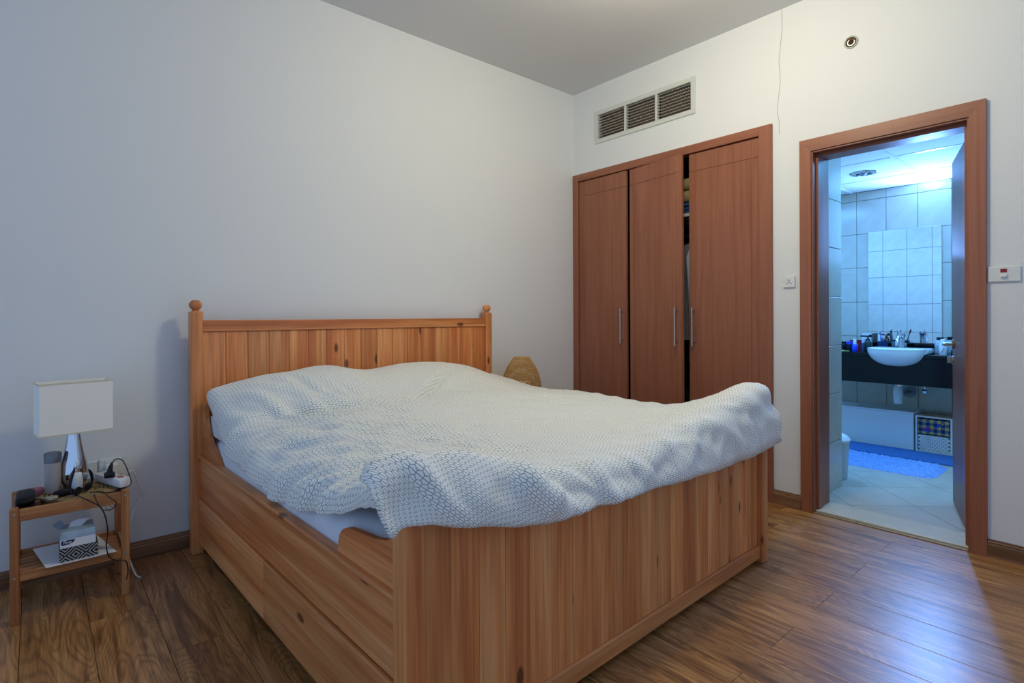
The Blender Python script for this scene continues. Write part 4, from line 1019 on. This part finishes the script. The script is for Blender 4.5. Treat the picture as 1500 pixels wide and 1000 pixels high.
bmk = MB(); gq = bmesh.ops.create_cube(bmk.bm, size=1); bmesh.ops.subdivide_edges(bmk.bm, edges=bmk.bm.edges, cuts=9, use_grid_fill=True)
for v_ in bmk.bm.verts:
    x, y, z = v_.co; k = 1 + .05 * noise.noise((x * 5, y * 5, z * 5))
    zt = .054 + z * .106 * (1 if z < 0 else k); rr = 1 - .06 * max(0, z * 2) ** 3
    v_.co = (x * .108 * rr, y * .108 * rr, zt)
obj('film', bmk, FILM, tpk, smooth=True)
obj('front_label', MB().box(-.0535, .0535, -.0562, -.0546, .040, .078), PAPER, tpk, label='white printed front panel')
nvy = plain('navy_print', '#14204e', .5)
obj('logo_patch', MB().prism([(-.050, .076), (-.008, .0765), (-.014, .066), (-.026, .060), (-.046, .059), (-.050, .062)], lambda x, z, t: (x, t, z), -.0570, -.0561), nvy, tpk)
cu = bpy.data.curves.new('word', 'FONT'); cu.body = 'fine'; cu.size = .0175; cu.extrude = .0003; cu.shear = .15
to = bpy.data.objects.new('word', cu); C.objects.link(to)
dg = bpy.context.evaluated_depsgraph_get(); dg.update(); tme = bpy.data.meshes.new_from_object(to.evaluated_get(dg)); bpy.data.objects.remove(to)
tme.materials.clear(); tme.materials.append(PAPER)
wo = obj('lettering', tme, None, tpk, (-.045, -.0574, .0635)); wo.rotation_euler = (PI / 2, 0, 0)
obj('tissue', MB().prism([(-.030, .104), (.010, .106), (.038, .128), (.004, .132), (-.018, .126)], lambda x, z, t: (x, t + (z - .11) * .4, z), -.004, -.001), PAPER, tpk)
obj('torn_flap', MB().prism([(-.054, .098), (-.030, .104), (-.050, .132), (-.075, .118)], lambda x, z, t: (x, t + (z - .1) * .8, z), .010, .012), FILM, tpk)

# ------------------------------------------------------------------ woven lamp on the far table
wl = thing('woven_lamp', 'round woven rattan lamp standing beyond the right of the headboard', 'lamp', (-.825, -.300, 0))
wl.location = (-.825, -.300, TZ + .0265)
ns2.location = (-.70, -.31, 0)
wz = .828 - (TZ + .0265)
RATT = plain('rattan', '#d6a766', .6, var=.35, bscale=90)
def rat_r(t):                                               # radius along height fraction
    pts = [(0, .075), (.12, .105), (.35, .128), (.55, .130), (.72, .116), (.86, .090), (.96, .062), (1, .050)]
    return float(np.interp(t, [p[0] for p in pts], [p[1] for p in pts]))
cg = MB()
for k in range(42):
    t = k / 41; rr = rat_r(t); z = .002 + wz * t * .995
    cg.tube([(rr * math.cos(a) * (1 + .018 * math.sin(17 * a + k * PI)), rr * math.sin(a) * (1 + .018 * math.sin(17 * a + k * PI)), z) for a in [2 * PI * q / 68 for q in range(68)]], .0036, 4, True)
o = obj('weave', cg, RATT, wl, smooth='all'); o['kind'] = 'stuff'
vgm = MB()
for q in range(34):
    a = 2 * PI * q / 34
    vgm.tube([(rat_r(t) * math.cos(a), rat_r(t) * math.sin(a), .002 + wz * t * .995) for t in [i / 14 for i in range(15)]], .0028, 4)
o = obj('uprights', vgm, RATT, wl, smooth='all'); o['kind'] = 'stuff'
obj('top_disc', MB().lathe([(.048, wz - .006), (.050, wz), (.046, wz + .002), (.01, wz + .002)], seg=24), RATT, wl, smooth=True)
obj('lamp_holder', MB().lathe([(.05, .001), (.05, .012), (.012, .016), (.012, .10), (.02, .105), (.02, .13)], seg=16), plain('holder_white', '#cfcac0', .5), wl, smooth=True)
